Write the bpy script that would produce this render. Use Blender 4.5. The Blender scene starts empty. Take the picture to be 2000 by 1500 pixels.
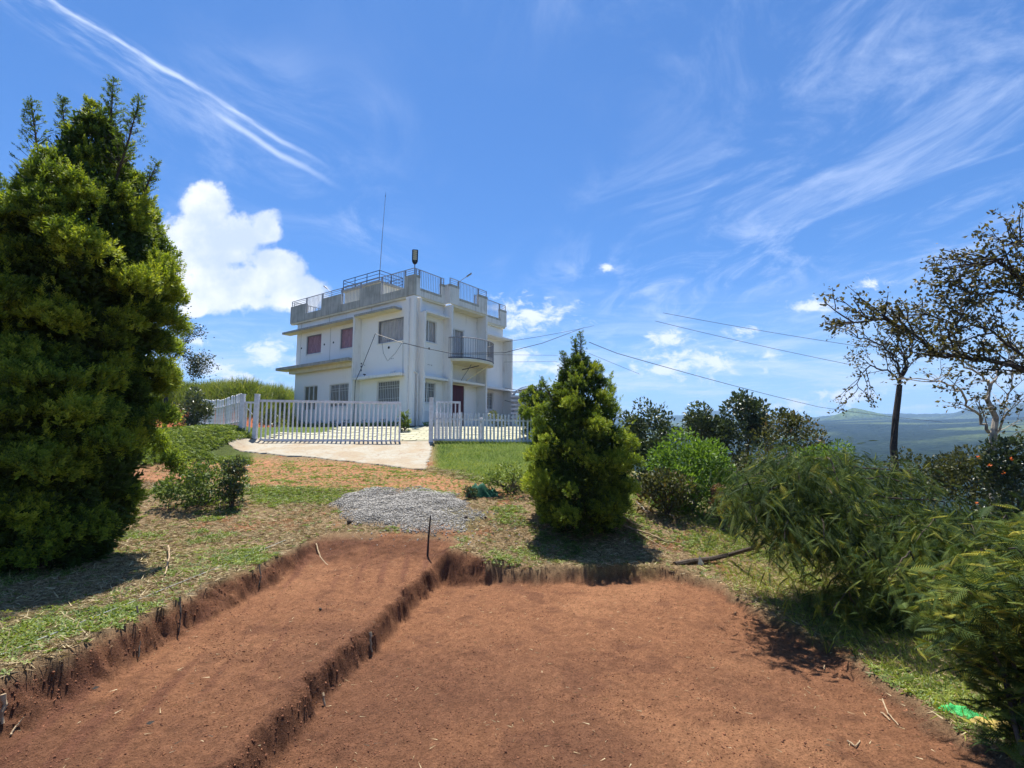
import bpy, math, random
import numpy as np
from math import radians as rad, sin, cos, pi
from mathutils import Vector, Matrix

S = bpy.context.scene
COL = S.collection
rng = np.random.default_rng(7)
random.seed(7)

# ------------------------------------------------------------------ camera
FPX = 1013.0
PITCH = math.atan(118 / FPX)
EYE = 1.75
cp, sp = cos(PITCH), sin(PITCH)
cam = bpy.data.cameras.new('camera')
cam.sensor_width = 36
cam.lens = 36 * FPX / 2000
cam.clip_end = 20000
cam.clip_start = 0.05
camo = bpy.data.objects.new('camera', cam)
COL.objects.link(camo)
camo.location = (0, 0, EYE)
camo.rotation_euler = (pi / 2 + PITCH, 0, 0)
S.camera = camo
S.view_settings.view_transform = 'Standard'
S.view_settings.look = 'None'
S.view_settings.gamma = 1
S.view_settings.use_curve_mapping = False
S.view_settings.exposure = 1.12
S.cycles.use_denoising = True
S.cycles.max_bounces = 6
S.cycles.diffuse_bounces = 3
S.cycles.transparent_max_bounces = 12
S.cycles.volume_bounces = 0

SUN_EL, SUN_AZ = rad(72), math.atan2(-0.26, 0.97)     # azimuth measured from +Y towards +X


def at(px, py, Y):
    a = (px - 1000) / FPX
    b = (750 - py) / FPX
    k = Y / (cp - b * sp)
    return Vector((a * k, Y, EYE + (sp + b * cp) * k))


def proj(x, y, z):
    dz = z - EYE
    f = y * cp + dz * sp
    v = -y * sp + dz * cp
    f = np.maximum(f, 0.05)
    return 1000 + FPX * x / f, 750 - FPX * v / f


# ------------------------------------------------------------------ world
W = bpy.data.worlds.new('World')
S.world = W
W.use_nodes = True
nt = W.node_tree
N, LK = nt.nodes, nt.links
N.clear()


class G:
    """tiny node-graph helper"""
    def __init__(s, nt):
        s.nt = nt

    def n(s, t, **k):
        o = s.nt.nodes.new(t)
        for a, v in k.items():
            setattr(o, a, v)
        return o

    def put(s, sock, v):
        if isinstance(v, bpy.types.NodeSocket):
            s.nt.links.new(v, sock)
        elif v is not None:
            sock.default_value = v

    def m(s, op, a, b=None, c=None, clamp=False):
        o = s.n('ShaderNodeMath', operation=op, use_clamp=clamp)
        s.put(o.inputs[0], a)
        s.put(o.inputs[1], b)
        s.put(o.inputs[2], c)
        return o.outputs[0]

    def v(s, op, a, b=None):
        o = s.n('ShaderNodeVectorMath', operation=op)
        s.put(o.inputs[0], a)
        s.put(o.inputs[1], b)
        return o.outputs['Value'] if op in ('LENGTH', 'DOT_PRODUCT', 'DISTANCE') else o.outputs[0]

    def ss(s, x, lo, hi, a=0.0, b=1.0):
        o = s.n('ShaderNodeMapRange', interpolation_type='SMOOTHSTEP')
        s.put(o.inputs[0], x)
        for i, q in enumerate((lo, hi, a, b)):
            s.put(o.inputs[i + 1], q)
        return o.outputs[0]

    def noise(s, vec, scale, detail=5, rough=0.5, dist=0.0, dim='3D'):
        o = s.n('ShaderNodeTexNoise', noise_dimensions=dim)
        s.put(o.inputs['Vector'], vec)
        o.inputs['Scale'].default_value = scale
        o.inputs['Detail'].default_value = detail
        o.inputs['Roughness'].default_value = rough
        o.inputs['Distortion'].default_value = dist
        return o.outputs[0]

    def mix(s, f, a, b, typ='MIX'):
        o = s.n('ShaderNodeMix', data_type='RGBA', blend_type=typ)
        s.put(o.inputs[0], f)
        s.put(o.inputs[6], a if isinstance(a, bpy.types.NodeSocket) else (*a, 1))
        s.put(o.inputs[7], b if isinstance(b, bpy.types.NodeSocket) else (*b, 1))
        return o.outputs[2]

    def xyz(s, x, y, z):
        o = s.n('ShaderNodeCombineXYZ')
        for i, q in enumerate((x, y, z)):
            s.put(o.inputs[i], q)
        return o.outputs[0]


g = G(nt)
sky = g.n('ShaderNodeTexSky', sky_type='NISHITA')
sky.sun_disc = False
sky.sun_elevation = SUN_EL
sky.sun_rotation = SUN_AZ
sky.air_density = 1.0
sky.dust_density = 0.4
sky.ozone_density = 2.0
sky.altitude = 900
tc = g.n('ShaderNodeTexCoord')
dirv = tc.outputs['Generated']
sx = g.n('ShaderNodeSeparateXYZ')
g.put(sx.inputs[0], dirv)
dx, dy, dz = sx.outputs
yy = g.m('MAXIMUM', dy, 0.05)
A = g.m('DIVIDE', dx, yy)
B = g.m('DIVIDE', dz, yy)
P = g.xyz(A, B, 0.0)
front = g.ss(dy, 0.08, 0.25)


def D(px, py):
    w = at(px, py, 1.0)
    return w.x, w.z - EYE


UP = 1.0 / FPX
# puffy cumulus: union of soft balls with a billowed edge
nz = g.noise(P, 14, 8, 0.6)
nz2 = g.noise(P, 42, 5, 0.6)
nbig = g.noise(g.v('ADD', P, (3.1, 7.7, 0)), 5, 6, 0.55)


def blobs(lst, e=1.0):
    out = None
    for (px, py, rx, ry) in lst:
        a, b = D(px, py)
        q = g.v('SUBTRACT', P, (a, b, 0))
        q = g.v('MULTIPLY', q, (1 / (rx * UP * 1.05), 1 / (ry * UP * 1.05), 0))
        d = g.m('SUBTRACT', 1.0, g.v('LENGTH', q))
        out = d if out is None else g.m('SMOOTH_MAX', out, d, 0.25)
    return out


cum = blobs([(400, 400, 62, 62), (455, 470, 75, 75), (360, 490, 110, 90), (520, 450, 45, 48), (540, 520, 70, 55),
             (450, 560, 120, 70), (585, 575, 75, 50), (300, 560, 130, 60), (375, 605, 45, 22)])
cumv = g.m('ADD', cum, g.m('ADD', g.m('MULTIPLY', g.m('SUBTRACT', nz, 0.5), 1.1), g.m('MULTIPLY', g.m('SUBTRACT', nz2, 0.5), 0.45)))
cumm = g.ss(cumv, 0.10, 0.42)
small = blobs([(1350, 712, 105, 34), (1400, 708, 55, 26), (1290, 722, 60, 18), (1500, 694, 32, 15), (1185, 523, 18, 8), (1305, 665, 45, 24),
               (460, 742, 70, 26), (420, 722, 40, 20), (525, 690, 60, 30), (1445, 650, 30, 15), (1560, 790, 60, 16), (1660, 775, 60, 18), (1030, 620, 90, 40),
               (380, 670, 30, 15), (1080, 720, 70, 20), (1010, 700, 60, 22), (1110, 735, 40, 14), (1700, 552, 45, 12), (1590, 600, 60, 16)], 1)
nz3 = g.noise(g.v('MULTIPLY', P, (1, 1.9, 1)), 24, 9, 0.68, 0.4)
smallv = g.m('ADD', small, g.m('MULTIPLY', g.m('SUBTRACT', nz3, 0.54), 4.6))
smallm = g.m('MULTIPLY', g.ss(smallv, -0.25, 0.95), 0.88)
# contrail: distance to a line, feathered below
(a0, b0), (a1, b1) = D(150, 30), D(640, 325)
L_ = math.hypot(a1 - a0, b1 - b0)
tx, ty = (a1 - a0) / L_, (b1 - b0) / L_
wig = g.m('MULTIPLY', g.m('SUBTRACT', g.noise(g.xyz(g.m('MULTIPLY', A, 1.0), 0.0, 0.0), 5, 3, 0.5), 0.5), 0.03)
rel = g.v('SUBTRACT', P, (a0, b0, 0))
along = g.m('DIVIDE', g.v('DOT_PRODUCT', rel, (tx, ty, 0)), L_)
acr = g.m('ADD', g.v('DOT_PRODUCT', rel, (-ty, tx, 0)), wig)
streak = g.noise(g.xyz(g.m('MULTIPLY', along, 2.2), g.m('MULTIPLY', acr, 26), 0.0), 2.0, 5, 0.6)
core = g.m('MULTIPLY', g.ss(g.m('ABSOLUTE', acr), 0.008, 0.0), g.m('MULTIPLY', g.ss(along, 1.05, 0.75), g.ss(streak, 0.25, 0.6)))
acr2 = g.m('ADD', acr, 0.026)
core2 = g.m('MULTIPLY', g.ss(g.m('ABSOLUTE', acr2), 0.010, 0.0), g.m('MULTIPLY', g.ss(along, 0.56, 0.66), g.ss(along, 1.12, 0.8)))
fea = g.m('MULTIPLY', g.m('MULTIPLY', g.ss(acr, -0.11, -0.005), g.ss(acr, 0.02, 0.0)), g.m('MULTIPLY', g.ss(streak, 0.38, 0.75), g.ss(along, 1.1, 0.3)))
con = g.m('ADD', g.m('MULTIPLY', core, 0.46), g.m('ADD', g.m('MULTIPLY', fea, 0.28), g.m('MULTIPLY', core2, 0.46)), clamp=True)
# cirrus veil on a high flat layer, everywhere on the dome
zz = g.m('MAXIMUM', dz, 0.06)
Q = g.xyz(g.m('DIVIDE', dx, zz), g.m('DIVIDE', dy, zz), 0.0)
rot = g.n('ShaderNodeMapping')
g.put(rot.inputs[0], Q)
rot.inputs['Rotation'].default_value = (0, 0, rad(24))
rot.inputs['Scale'].default_value = (1.4, 0.75, 1)
ci = g.noise(rot.outputs[0], 1.5, 10, 0.66, 1.5)
ci2 = g.noise(g.v('ADD', Q, (5.0, 1.0, 0)), 0.55, 4, 0.5)
patch = g.ss(g.m('ADD', ci2, g.m('MULTIPLY', dx, 0.26)), 0.38, 0.66)
cir = g.m('MULTIPLY', g.ss(ci, 0.42, 0.76), g.m('MULTIPLY', patch, 0.47))
# low banks of cloud towards the horizon
low = g.noise(g.xyz(g.m('MULTIPLY', A, 1.6), g.m('MULTIPLY', B, 11.0), 2.0), 2.6, 7, 0.62, 0.4)
lowm = g.m('MULTIPLY', g.ss(low, 0.44, 0.66), g.m('MULTIPLY', g.ss(B, 0.34, 0.05), 0.70))
skc = g.v('MULTIPLY', sky.outputs[0], (0.28, 0.50, 0.74))
bgk = g.mix(g.ss(dz, 0.32, -0.02, 0, 0.62), skc, (2.9, 3.9, 5.1))
white = (5.1, 5.2, 5.45)
grey = (3.2, 3.7, 4.6)
shade = g.ss(g.m('ADD', nbig, g.m('MULTIPLY', nz, 0.35)), 0.55, 0.80)
ccol = g.mix(shade, white, grey)
m1 = g.mix(g.m('MULTIPLY', cir, 1.0), bgk, (3.7, 4.3, 5.6))
m2 = g.mix(g.m('MULTIPLY', lowm, front), m1, (4.1, 4.6, 5.5))
m3 = g.mix(g.m('MULTIPLY', con, front), m2, (4.8, 5.3, 6.2))
m4 = g.mix(g.m('MULTIPLY', smallm, front), m3, (5.0, 5.2, 5.6))
m5 = g.mix(g.m('MULTIPLY', cumm, front), m4, ccol)
bg = g.n('ShaderNodeBackground')
g.put(bg.inputs[0], m5)
bg.inputs[1].default_value = 0.104
wo = g.n('ShaderNodeOutputWorld')
LK.new(bg.outputs[0], wo.inputs[0])

sl = bpy.data.lights.new('sun', 'SUN')
sl.energy = 4.6
sl.angle = rad(0.55)
sl.color = (1.0, 0.955, 0.88)
so = bpy.data.objects.new('sun', sl)
COL.objects.link(so)
sdir = Vector((sin(SUN_AZ) * cos(SUN_EL), cos(SUN_AZ) * cos(SUN_EL), sin(SUN_EL)))
so.rotation_euler = sdir.to_track_quat('Z', 'Y').to_euler()
so.location = sdir * 60

# ------------------------------------------------------------------ helpers


def link(o, parent=None):
    COL.objects.link(o)
    if parent is not None:
        o.parent = parent
    return o


def tag(o, label=None, cat=None, group=None, kind=None):
    if label: o['label'] = label
    if cat: o['category'] = cat
    if group: o['group'] = group
    if kind: o['kind'] = kind
    return o


def empty(name, loc, rz=0.0, **k):
    o = bpy.data.objects.new(name, None)
    o.empty_display_size = 0.2
    o.location = loc
    o.rotation_euler = (0, 0, rz)
    return tag(link(o), **k)


def meshobj(name, V, F, mat, parent=None, smooth=False, tint=None, colr=None):
    me = bpy.data.meshes.new(name)
    if isinstance(V, np.ndarray) and isinstance(F, np.ndarray):
        nv, nf, k = len(V), len(F), F.shape[1]
        me.vertices.add(nv)
        me.vertices.foreach_set('co', V.astype(np.float32).ravel())
        me.loops.add(nf * k)
        me.loops.foreach_set('vertex_index', F.astype(np.int32).ravel())
        me.polygons.add(nf)
        me.polygons.foreach_set('loop_start', np.arange(0, nf * k, k, dtype=np.int32))
        me.polygons.foreach_set('loop_total', np.full(nf, k, dtype=np.int32))
        if smooth:
            me.polygons.foreach_set('use_smooth', np.ones(nf, dtype=bool))
        me.update(calc_edges=True)
    else:
        me.from_pydata([tuple(v) for v in V], [], F)
        if smooth:
            for p in me.polygons: p.use_smooth = True
        me.update()
    if tint is not None:
        a = me.attributes.new('tint', 'FLOAT', 'POINT')
        a.data.foreach_set('value', np.asarray(tint, dtype=np.float32))
    if colr is not None:
        a = me.attributes.new('col', 'FLOAT_COLOR', 'POINT')
        c4 = np.ones((len(V), 4), dtype=np.float32)
        c4[:, :3] = colr
        a.data.foreach_set('color', c4.ravel())
    me.materials.append(mat)
    return link(bpy.data.objects.new(name, me), parent)


def copyobj(o, parent=None, loc=None, rot=None):
    c = o.copy()
    COL.objects.link(c)
    if parent is not None: c.parent = parent
    if loc is not None: c.location = loc
    if rot is not None: c.rotation_euler = rot
    return c


class MB:
    def __init__(s):
        s.v, s.f = [], []

    def box(s, a, b):
        x0, x1 = sorted((a[0], b[0])); y0, y1 = sorted((a[1], b[1])); z0, z1 = sorted((a[2], b[2]))
        n = len(s.v)
        s.v += [(x0, y0, z0), (x1, y0, z0), (x1, y1, z0), (x0, y1, z0), (x0, y0, z1), (x1, y0, z1), (x1, y1, z1), (x0, y1, z1)]
        s.f += [[n + i for i in q] for q in ((0, 3, 2, 1), (4, 5, 6, 7), (0, 1, 5, 4), (1, 2, 6, 5), (2, 3, 7, 6), (3, 0, 4, 7))]
        return s

    def quad(s, *p):
        n = len(s.v)
        s.v += [tuple(q) for q in p]
        s.f.append(list(range(n, n + len(p))))
        return s

    def tube(s, pts, r0, r1=None, k=6, cap=True):
        r1 = r0 if r1 is None else r1
        pts = [Vector(p) for p in pts]
        m = len(pts)
        n0 = len(s.v)
        up = Vector((0.13, 0.21, 1)).normalized()
        for i, p in enumerate(pts):
            d = (pts[min(i + 1, m - 1)] - pts[max(i - 1, 0)])
            d = d.normalized() if d.length > 1e-9 else Vector((0, 0, 1))
            a = d.cross(up)
            if a.length < 0.05: a = d.cross(Vector((1, 0, 0)))
            a.normalize()
            b = d.cross(a)
            r = r0[i] if isinstance(r0, (list, tuple)) else r0 + (r1 - r0) * i / max(1, m - 1)
            for j in range(k):
                t = 2 * pi * j / k
                s.v.append(tuple(p + a * (r * cos(t)) + b * (r * sin(t))))
        for i in range(m - 1):
            for j in range(k):
                j2 = (j + 1) % k
                s.f.append([n0 + i * k + j, n0 + i * k + j2, n0 + (i + 1) * k + j2, n0 + (i + 1) * k + j])
        if cap:
            s.f.append([n0 + j for j in range(k)][::-1])
            s.f.append([n0 + (m - 1) * k + j for j in range(k)])
        return s

    def prism(s, poly, z0, z1):
        n = len(s.v); k = len(poly)
        s.v += [(p[0], p[1], z0) for p in poly] + [(p[0], p[1], z1) for p in poly]
        s.f.append([n + i for i in range(k)][::-1]); s.f.append([n + k + i for i in range(k)])
        for i in range(k):
            j = (i + 1) % k
            s.f.append([n + i, n + j, n + k + j, n + k + i])
        return s

    def build(s, name, mat, parent=None, smooth=False, off=None, **k):
        V = s.v
        if off: V = [(a[0] - off[0], a[1] - off[1], a[2] - off[2]) for a in V]
        o = meshobj(name, V, s.f, mat, parent, smooth)
        return tag(o, **k)


# ---- numpy noise
_tab = rng.random((256, 256))


def vnoise(x, y):
    xi, yi = np.floor(x).astype(int), np.floor(y).astype(int)
    fx, fy = x - xi, y - yi
    fx = fx * fx * (3 - 2 * fx); fy = fy * fy * (3 - 2 * fy)
    a = _tab[xi % 256, yi % 256]; b = _tab[(xi + 1) % 256, yi % 256]
    c = _tab[xi % 256, (yi + 1) % 256]; d = _tab[(xi + 1) % 256, (yi + 1) % 256]
    return (a * (1 - fx) + b * fx) * (1 - fy) + (c * (1 - fx) + d * fx) * fy - 0.5


def fbm(x, y, o=4, g_=0.5):
    r = 0; a = 1.0; t = 0
    for i in range(o):
        r = r + a * vnoise(x * 2 ** i + 17.3 * i, y * 2 ** i + 9.1 * i); t += a; a *= g_
    return r / t * 2


def sst(x, a, b):
    t = np.clip((x - a) / (b - a), 0, 1)
    return t * t * (3 - 2 * t)


def gp(px_, py_, lift=0.02):
    """where the ray through a picture point meets the ground"""
    Yv = np.concatenate([np.linspace(2.3, 12, 900), np.linspace(12, 24, 500)])
    pts = np.array([tuple(at(px_, py_, y)) for y in Yv])
    z = height(pts[:, 0], pts[:, 1])[0]
    k = np.argmax(pts[:, 2] <= z) if (pts[:, 2] <= z).any() else len(Yv) - 1
    return Vector((pts[k, 0], pts[k, 1], z[k] + lift))


# ---- materials


def base_mat(name):
    m = bpy.data.materials.new(name)
    m.use_nodes = True
    b = m.node_tree.nodes['Principled BSDF']
    return m, G(m.node_tree), b


def mat(name, col, rough=0.8, var=0.15, scale=6.0, bump=0.0, bscale=40.0, metal=0.0, col2=None, lo=0.4, hi=0.65, stretch=(1, 1, 1), spec=0.3):
    m, g, b = base_mat(name)
    tc = g.n('ShaderNodeTexCoord').outputs['Object']
    mp = g.v('MULTIPLY', tc, stretch)
    n1 = g.noise(mp, scale, 6, 0.6)
    c2 = col2 if col2 else tuple(c * (1 - var) for c in col)
    c = g.mix(g.ss(n1, lo, hi), col, c2)
    n2 = g.noise(tc, scale * 9, 4, 0.6)
    c = g.mix(g.m('MULTIPLY', n2, var), c, tuple(q * 0.55 for q in col))
    g.put(b.inputs['Base Color'], c)
    b.inputs['Roughness'].default_value = rough
    b.inputs['Metallic'].default_value = metal
    b.inputs['Specular IOR Level'].default_value = spec
    if bump:
        bp = g.n('ShaderNodeBump')
        bp.inputs['Strength'].default_value = bump
        bp.inputs['Distance'].default_value = 0.02
        g.put(bp.inputs['Height'], g.noise(tc, bscale, 5, 0.65))
        g.put(b.inputs['Normal'], bp.outputs[0])
    return m


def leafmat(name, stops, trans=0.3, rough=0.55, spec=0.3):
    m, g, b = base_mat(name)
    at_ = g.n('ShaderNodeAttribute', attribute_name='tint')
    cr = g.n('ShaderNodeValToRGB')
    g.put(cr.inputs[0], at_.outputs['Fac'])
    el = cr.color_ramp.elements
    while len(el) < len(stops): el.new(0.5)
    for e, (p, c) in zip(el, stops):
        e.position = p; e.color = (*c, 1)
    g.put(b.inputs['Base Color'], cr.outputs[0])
    b.inputs['Roughness'].default_value = rough
    b.inputs['Specular IOR Level'].default_value = spec
    tr = g.n('ShaderNodeBsdfTranslucent')
    g.put(tr.inputs[0], g.v('MULTIPLY', cr.outputs[0], (1.5, 1.45, 0.7)))
    mx = g.n('ShaderNodeMixShader')
    mx.inputs[0].default_value = trans
    m.node_tree.links.new(b.outputs[0], mx.inputs[1])
    m.node_tree.links.new(tr.outputs[0], mx.inputs[2])
    m.node_tree.links.new(mx.outputs[0], m.node_tree.nodes['Material Output'].inputs[0])
    return m


def wallmat(name, col, dirt, amt, low_dirt=False):
    """painted render with rain streaks and blotches of weathering"""
    m, g, b = base_mat(name)
    tc = g.n('ShaderNodeTexCoord').outputs['Object']
    st = g.noise(g.v('MULTIPLY', tc, (5, 5, 0.5)), 1.6, 7, 0.65)
    bl = g.noise(tc, 1.1, 7, 0.62)
    f = g.ss(g.m('ADD', g.m('MULTIPLY', st, 0.55), g.m('MULTIPLY', bl, 0.45)), 0.62 - amt * 0.35, 0.80 - amt * 0.2)
    c = g.mix(g.m('MULTIPLY', f, 0.8), col, dirt)
    c = g.mix(g.ss(g.noise(tc, 17, 5, 0.7), 0.60, 0.8, 0, 0.35), c, tuple(q * 0.6 for q in dirt))
    if low_dirt:
        sp_ = g.n('ShaderNodeSeparateXYZ'); g.put(sp_.inputs[0], tc)
        e = g.m('ADD', sp_.outputs[2], g.m('MULTIPLY', g.noise(g.v('MULTIPLY', tc, (3, 3, 1)), 1.5, 5), 1.1))
        c = g.mix(g.ss(e, 1.15, 0.35, 0, 0.75), c, (0.40, 0.36, 0.27))
    g.put(b.inputs['Base Color'], c)
    b.inputs['Roughness'].default_value = 0.85
    b.inputs['Specular IOR Level'].default_value = 0.2
    bp = g.n('ShaderNodeBump'); bp.inputs['Strength'].default_value = 0.25; bp.inputs['Distance'].default_value = 0.01
    g.put(bp.inputs['Height'], g.noise(tc, 60, 4, 0.6)); g.put(b.inputs['Normal'], bp.outputs[0])
    return m


M = {}
M['wall'] = wallmat('white_render', (0.92, 0.90, 0.85), (0.66, 0.64, 0.58), 0.22, True)
M['trim'] = wallmat('white_trim', (0.84, 0.83, 0.79), (0.52, 0.50, 0.44), 0.35)
M['parapet'] = wallmat('weathered_parapet', (0.56, 0.55, 0.48), (0.25, 0.25, 0.21), 0.75)
M['parapet2'] = wallmat('half_weathered_parapet', (0.80, 0.79, 0.74), (0.46, 0.44, 0.39), 0.50)
M['edge'] = wallmat('mouldy_slab_edge', (0.46, 0.45, 0.40), (0.22, 0.22, 0.19), 0.7)
M['soffit'] = mat('bounce_yellow_soffit', (0.80, 0.74, 0.55), 0.9, 0.10, 3)  # yellow of light bounced onto the undersides is put into this colour
M['cream'] = wallmat('cream_render', (0.78, 0.74, 0.62), (0.48, 0.46, 0.38), 0.45)
M['frame'] = mat('white_frame', (0.78, 0.78, 0.76), 0.5, 0.05)
M['fence'] = mat('fence_paint', (0.76, 0.76, 0.80), 0.45, 0.10, 9, col2=(0.62, 0.61, 0.62))
M['rail'] = mat('grey_rail', (0.30, 0.31, 0.34), 0.5, 0.2, 12, metal=0.2)
M['railb'] = mat('dark_blue_rail', (0.035, 0.04, 0.07), 0.45, 0.2, 12, metal=0.2)
M['balrail'] = mat('balcony_rail', (0.34, 0.33, 0.35), 0.5, 0.3, 12)
M['black'] = mat('black_plastic', (0.02, 0.02, 0.022), 0.4, 0.1)
M['led'] = mat('led_strip', (0.72, 0.66, 0.45), 0.4, 0.1)
M['door'] = mat('maroon_door', (0.115, 0.012, 0.018), 0.35, 0.35, 6, stretch=(4, 4, 0.5), bump=0.1)
M['hole'] = mat('vent_hole', (0.012, 0.012, 0.014), 0.9, 0.1)
M['cable'] = mat('cable', (0.03, 0.03, 0.033), 0.5, 0.1)
M['cfloral'] = mat('pink_curtain', (0.70, 0.42, 0.48), 0.9, 0.3, 9, col2=(0.38, 0.20, 0.25), stretch=(6, 6, .35))
M['cgrey'] = mat('grey_curtain', (0.80, 0.77, 0.75), 0.9, 0.2, 5, col2=(0.50, 0.48, 0.47), stretch=(6, 6, .35))
M['cgreen'] = mat('dull_curtain', (0.36, 0.35, 0.26), 0.9, 0.3, 5, stretch=(6, 6, .35))
M['cdark'] = mat('dark_grey_curtain', (0.34, 0.34, 0.32), 0.9, 0.2, 5, col2=(0.22, 0.22, 0.21), stretch=(6, 6, .35))
M['metalbox'] = mat('dark_box', (0.05, 0.055, 0.06), 0.4, 0.1)
M['pave'] = mat('paver_concrete', (0.58, 0.55, 0.38), 0.9, 0.3, 5, bump=0.4, bscale=25)
M['kerb'] = mat('dark_kerb', (0.06, 0.065, 0.07), 0.8, 0.4, 8, bump=0.3)
M['pipe'] = mat('white_pipe', (0.78, 0.78, 0.76), 0.4, 0.1)
M['bark'] = mat('brown_bark', (0.10, 0.075, 0.055), 0.95, 0.5, 14, bump=0.7, bscale=30, stretch=(1, 1, 0.25))
M['barkdark'] = mat('dark_bark', (0.055, 0.045, 0.04), 0.95, 0.4, 14, bump=0.6, bscale=30)
M['barkpale'] = mat('pale_bark', (0.42, 0.37, 0.31), 0.9, 0.3, 7, col2=(0.16, 0.13, 0.10), bump=0.4)
M['stick'] = mat('dry_stick', (0.42, 0.31, 0.19), 0.9, 0.35, 12, bump=0.3)
M['stake'] = mat('iron_stake', (0.035, 0.028, 0.025), 0.8, 0.3, 20, bump=0.3)
M['string'] = mat('white_string', (0.45, 0.47, 0.46), 0.6, 0.1)
M['sack'] = mat('green_sack', (0.03, 0.42, 0.10), 0.5, 0.3, 9, bump=0.5, bscale=60)
M['sack2'] = mat('mustard_sack', (0.42, 0.31, 0.08), 0.7, 0.3, 9, bump=0.4)
M['net'] = mat('dark_green_net', (0.012, 0.10, 0.055), 0.8, 0.3, 9, bump=0.4)
M['paper'] = mat('white_paper', (0.8, 0.8, 0.78), 0.7, 0.08)
M['glasswhite'] = mat('white_sheet', (0.70, 0.72, 0.74), 0.6, 0.2, 3)
M['dryleaf'] = mat('dry_leaf', (0.50, 0.40, 0.22), 0.8, 0.3, 12)

gm, g, b = base_mat('window_glass')
b.inputs['Base Color'].default_value = (0.02, 0.022, 0.025, 1); b.inputs['Roughness'].default_value = 0.04
tr = g.n('ShaderNodeBsdfTransparent'); mx = g.n('ShaderNodeMixShader'); mx.inputs[0].default_value = 0.10
gm.node_tree.links.new(tr.outputs[0], mx.inputs[1]); gm.node_tree.links.new(b.outputs[0], mx.inputs[2])
gm.node_tree.links.new(mx.outputs[0], gm.node_tree.nodes['Material Output'].inputs[0])
M['glass'] = gm

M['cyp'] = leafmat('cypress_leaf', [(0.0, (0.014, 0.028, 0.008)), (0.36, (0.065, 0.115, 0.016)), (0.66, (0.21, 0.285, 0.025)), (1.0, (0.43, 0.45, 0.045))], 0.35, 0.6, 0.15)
M['leafd'] = leafmat('dark_leaf', [(0.0, (0.018, 0.032, 0.014)), (0.6, (0.055, 0.080, 0.030)), (1.0, (0.14, 0.16, 0.07))], 0.22, 0.38, 0.5)
M['leafb'] = leafmat('bright_leaf', [(0.0, (0.05, 0.10, 0.015)), (0.6, (0.12, 0.21, 0.03)), (1.0, (0.22, 0.32, 0.05))], 0.35)
M['leafr'] = leafmat('reddish_leaf', [(0.0, (0.03, 0.045, 0.018)), (0.6, (0.09, 0.095, 0.03)), (1.0, (0.19, 0.10, 0.05))], 0.25)
M['leaft'] = leafmat('tree_leaf', [(0.0, (0.030, 0.034, 0.014)), (0.6, (0.075, 0.068, 0.028)), (1.0, (0.19, 0.15, 0.06))], 0.38, 0.5, 0.3)
M['feather'] = leafmat('feathery_leaf', [(0.0, (0.012, 0.026, 0.010)), (0.5, (0.040, 0.070, 0.020)), (0.85, (0.13, 0.17, 0.030)), (1.0, (0.36, 0.32, 0.05))], 0.25, 0.6, 0.08)
M['grass'] = leafmat('grass_blade', [(0.0, (0.04, 0.09, 0.012)), (0.5, (0.12, 0.20, 0.025)), (1.0, (0.34, 0.36, 0.07))], 0.3)
M['tall'] = leafmat('tall_grass_blade', [(0.0, (0.07, 0.11, 0.02)), (0.6, (0.15, 0.20, 0.035)), (1.0, (0.32, 0.31, 0.10))], 0.35)
M['straw'] = leafmat('straw_litter', [(0.0, (0.10, 0.06, 0.035)), (0.5, (0.33, 0.25, 0.13)), (1.0, (0.60, 0.50, 0.30))], 0.1, 0.8)
M['cover'] = leafmat('weed_leaf', [(0.0, (0.05, 0.09, 0.02)), (0.5, (0.15, 0.21, 0.045)), (1.0, (0.32, 0.37, 0.10))], 0.3)
M['flower'] = leafmat('orange_petal', [(0.0, (0.7, 0.12, 0.03)), (1.0, (0.85, 0.25, 0.05))], 0.3)
M['wflower'] = leafmat('pale_petal', [(0.0, (0.55, 0.48, 0.35)), (1.0, (0.8, 0.78, 0.7))], 0.3)

# ------------------------------------------------------------------ terrain
YP = [-20, 0, 9.3, 10.6, 13, 15.5, 18, 20, 22, 24, 26, 34, 45, 60]
ZP = [0.0, 0.0, 0.0, 0.06, 0.42, 0.95, 1.48, 1.84, 2.17, 2.50, 2.60, 2.65, 2.2, -1.5]


def hbase(x, y):
    x = np.asarray(x, float); y = np.asarray(y, float)
    z = np.interp(y, YP, ZP)
    fx = 1 - 0.9 * sst(x, 1.2, 7.0)
    z = z * fx
    # the ground falls off the hilltop to the right, far left and behind
    z = z - 0.25 * sst(x, 2.5, 5.5) - 0.055 * np.maximum(x - 6, 0) ** 1.45
    z = z - 0.04 * np.maximum(-x - 26, 0) ** 1.4
    z = z - 0.36 * sst(x, -1.5, 0.4) * (1 - sst(y, 9.7, 12.2))
    z = z - 0.10 * sst(x, 2.0, 3.8) * (1 - sst(y, 9, 12))
    # mound of ground cover left of the gate
    z = z + 0.75 * np.exp(-((x + 11.3) / 2.6) ** 2 - ((y - 18.3) / 3.0) ** 2) * sst(-x, 9.3, 10.6)
    # grassy bank behind the left fence
    z = z + 2.35 * sst(y, 26.5, 30.5) * sst(-x, 12.5, 15.5) * (1 - 0.5 * sst(y, 38, 60))
    z = z + 0.10 * fbm(x * 0.35, y * 0.35, 3) * sst(y, 9, 14) * (1 - sst(y, 19, 20) * (1 - sst(y, 27, 30)))
    return z


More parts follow.
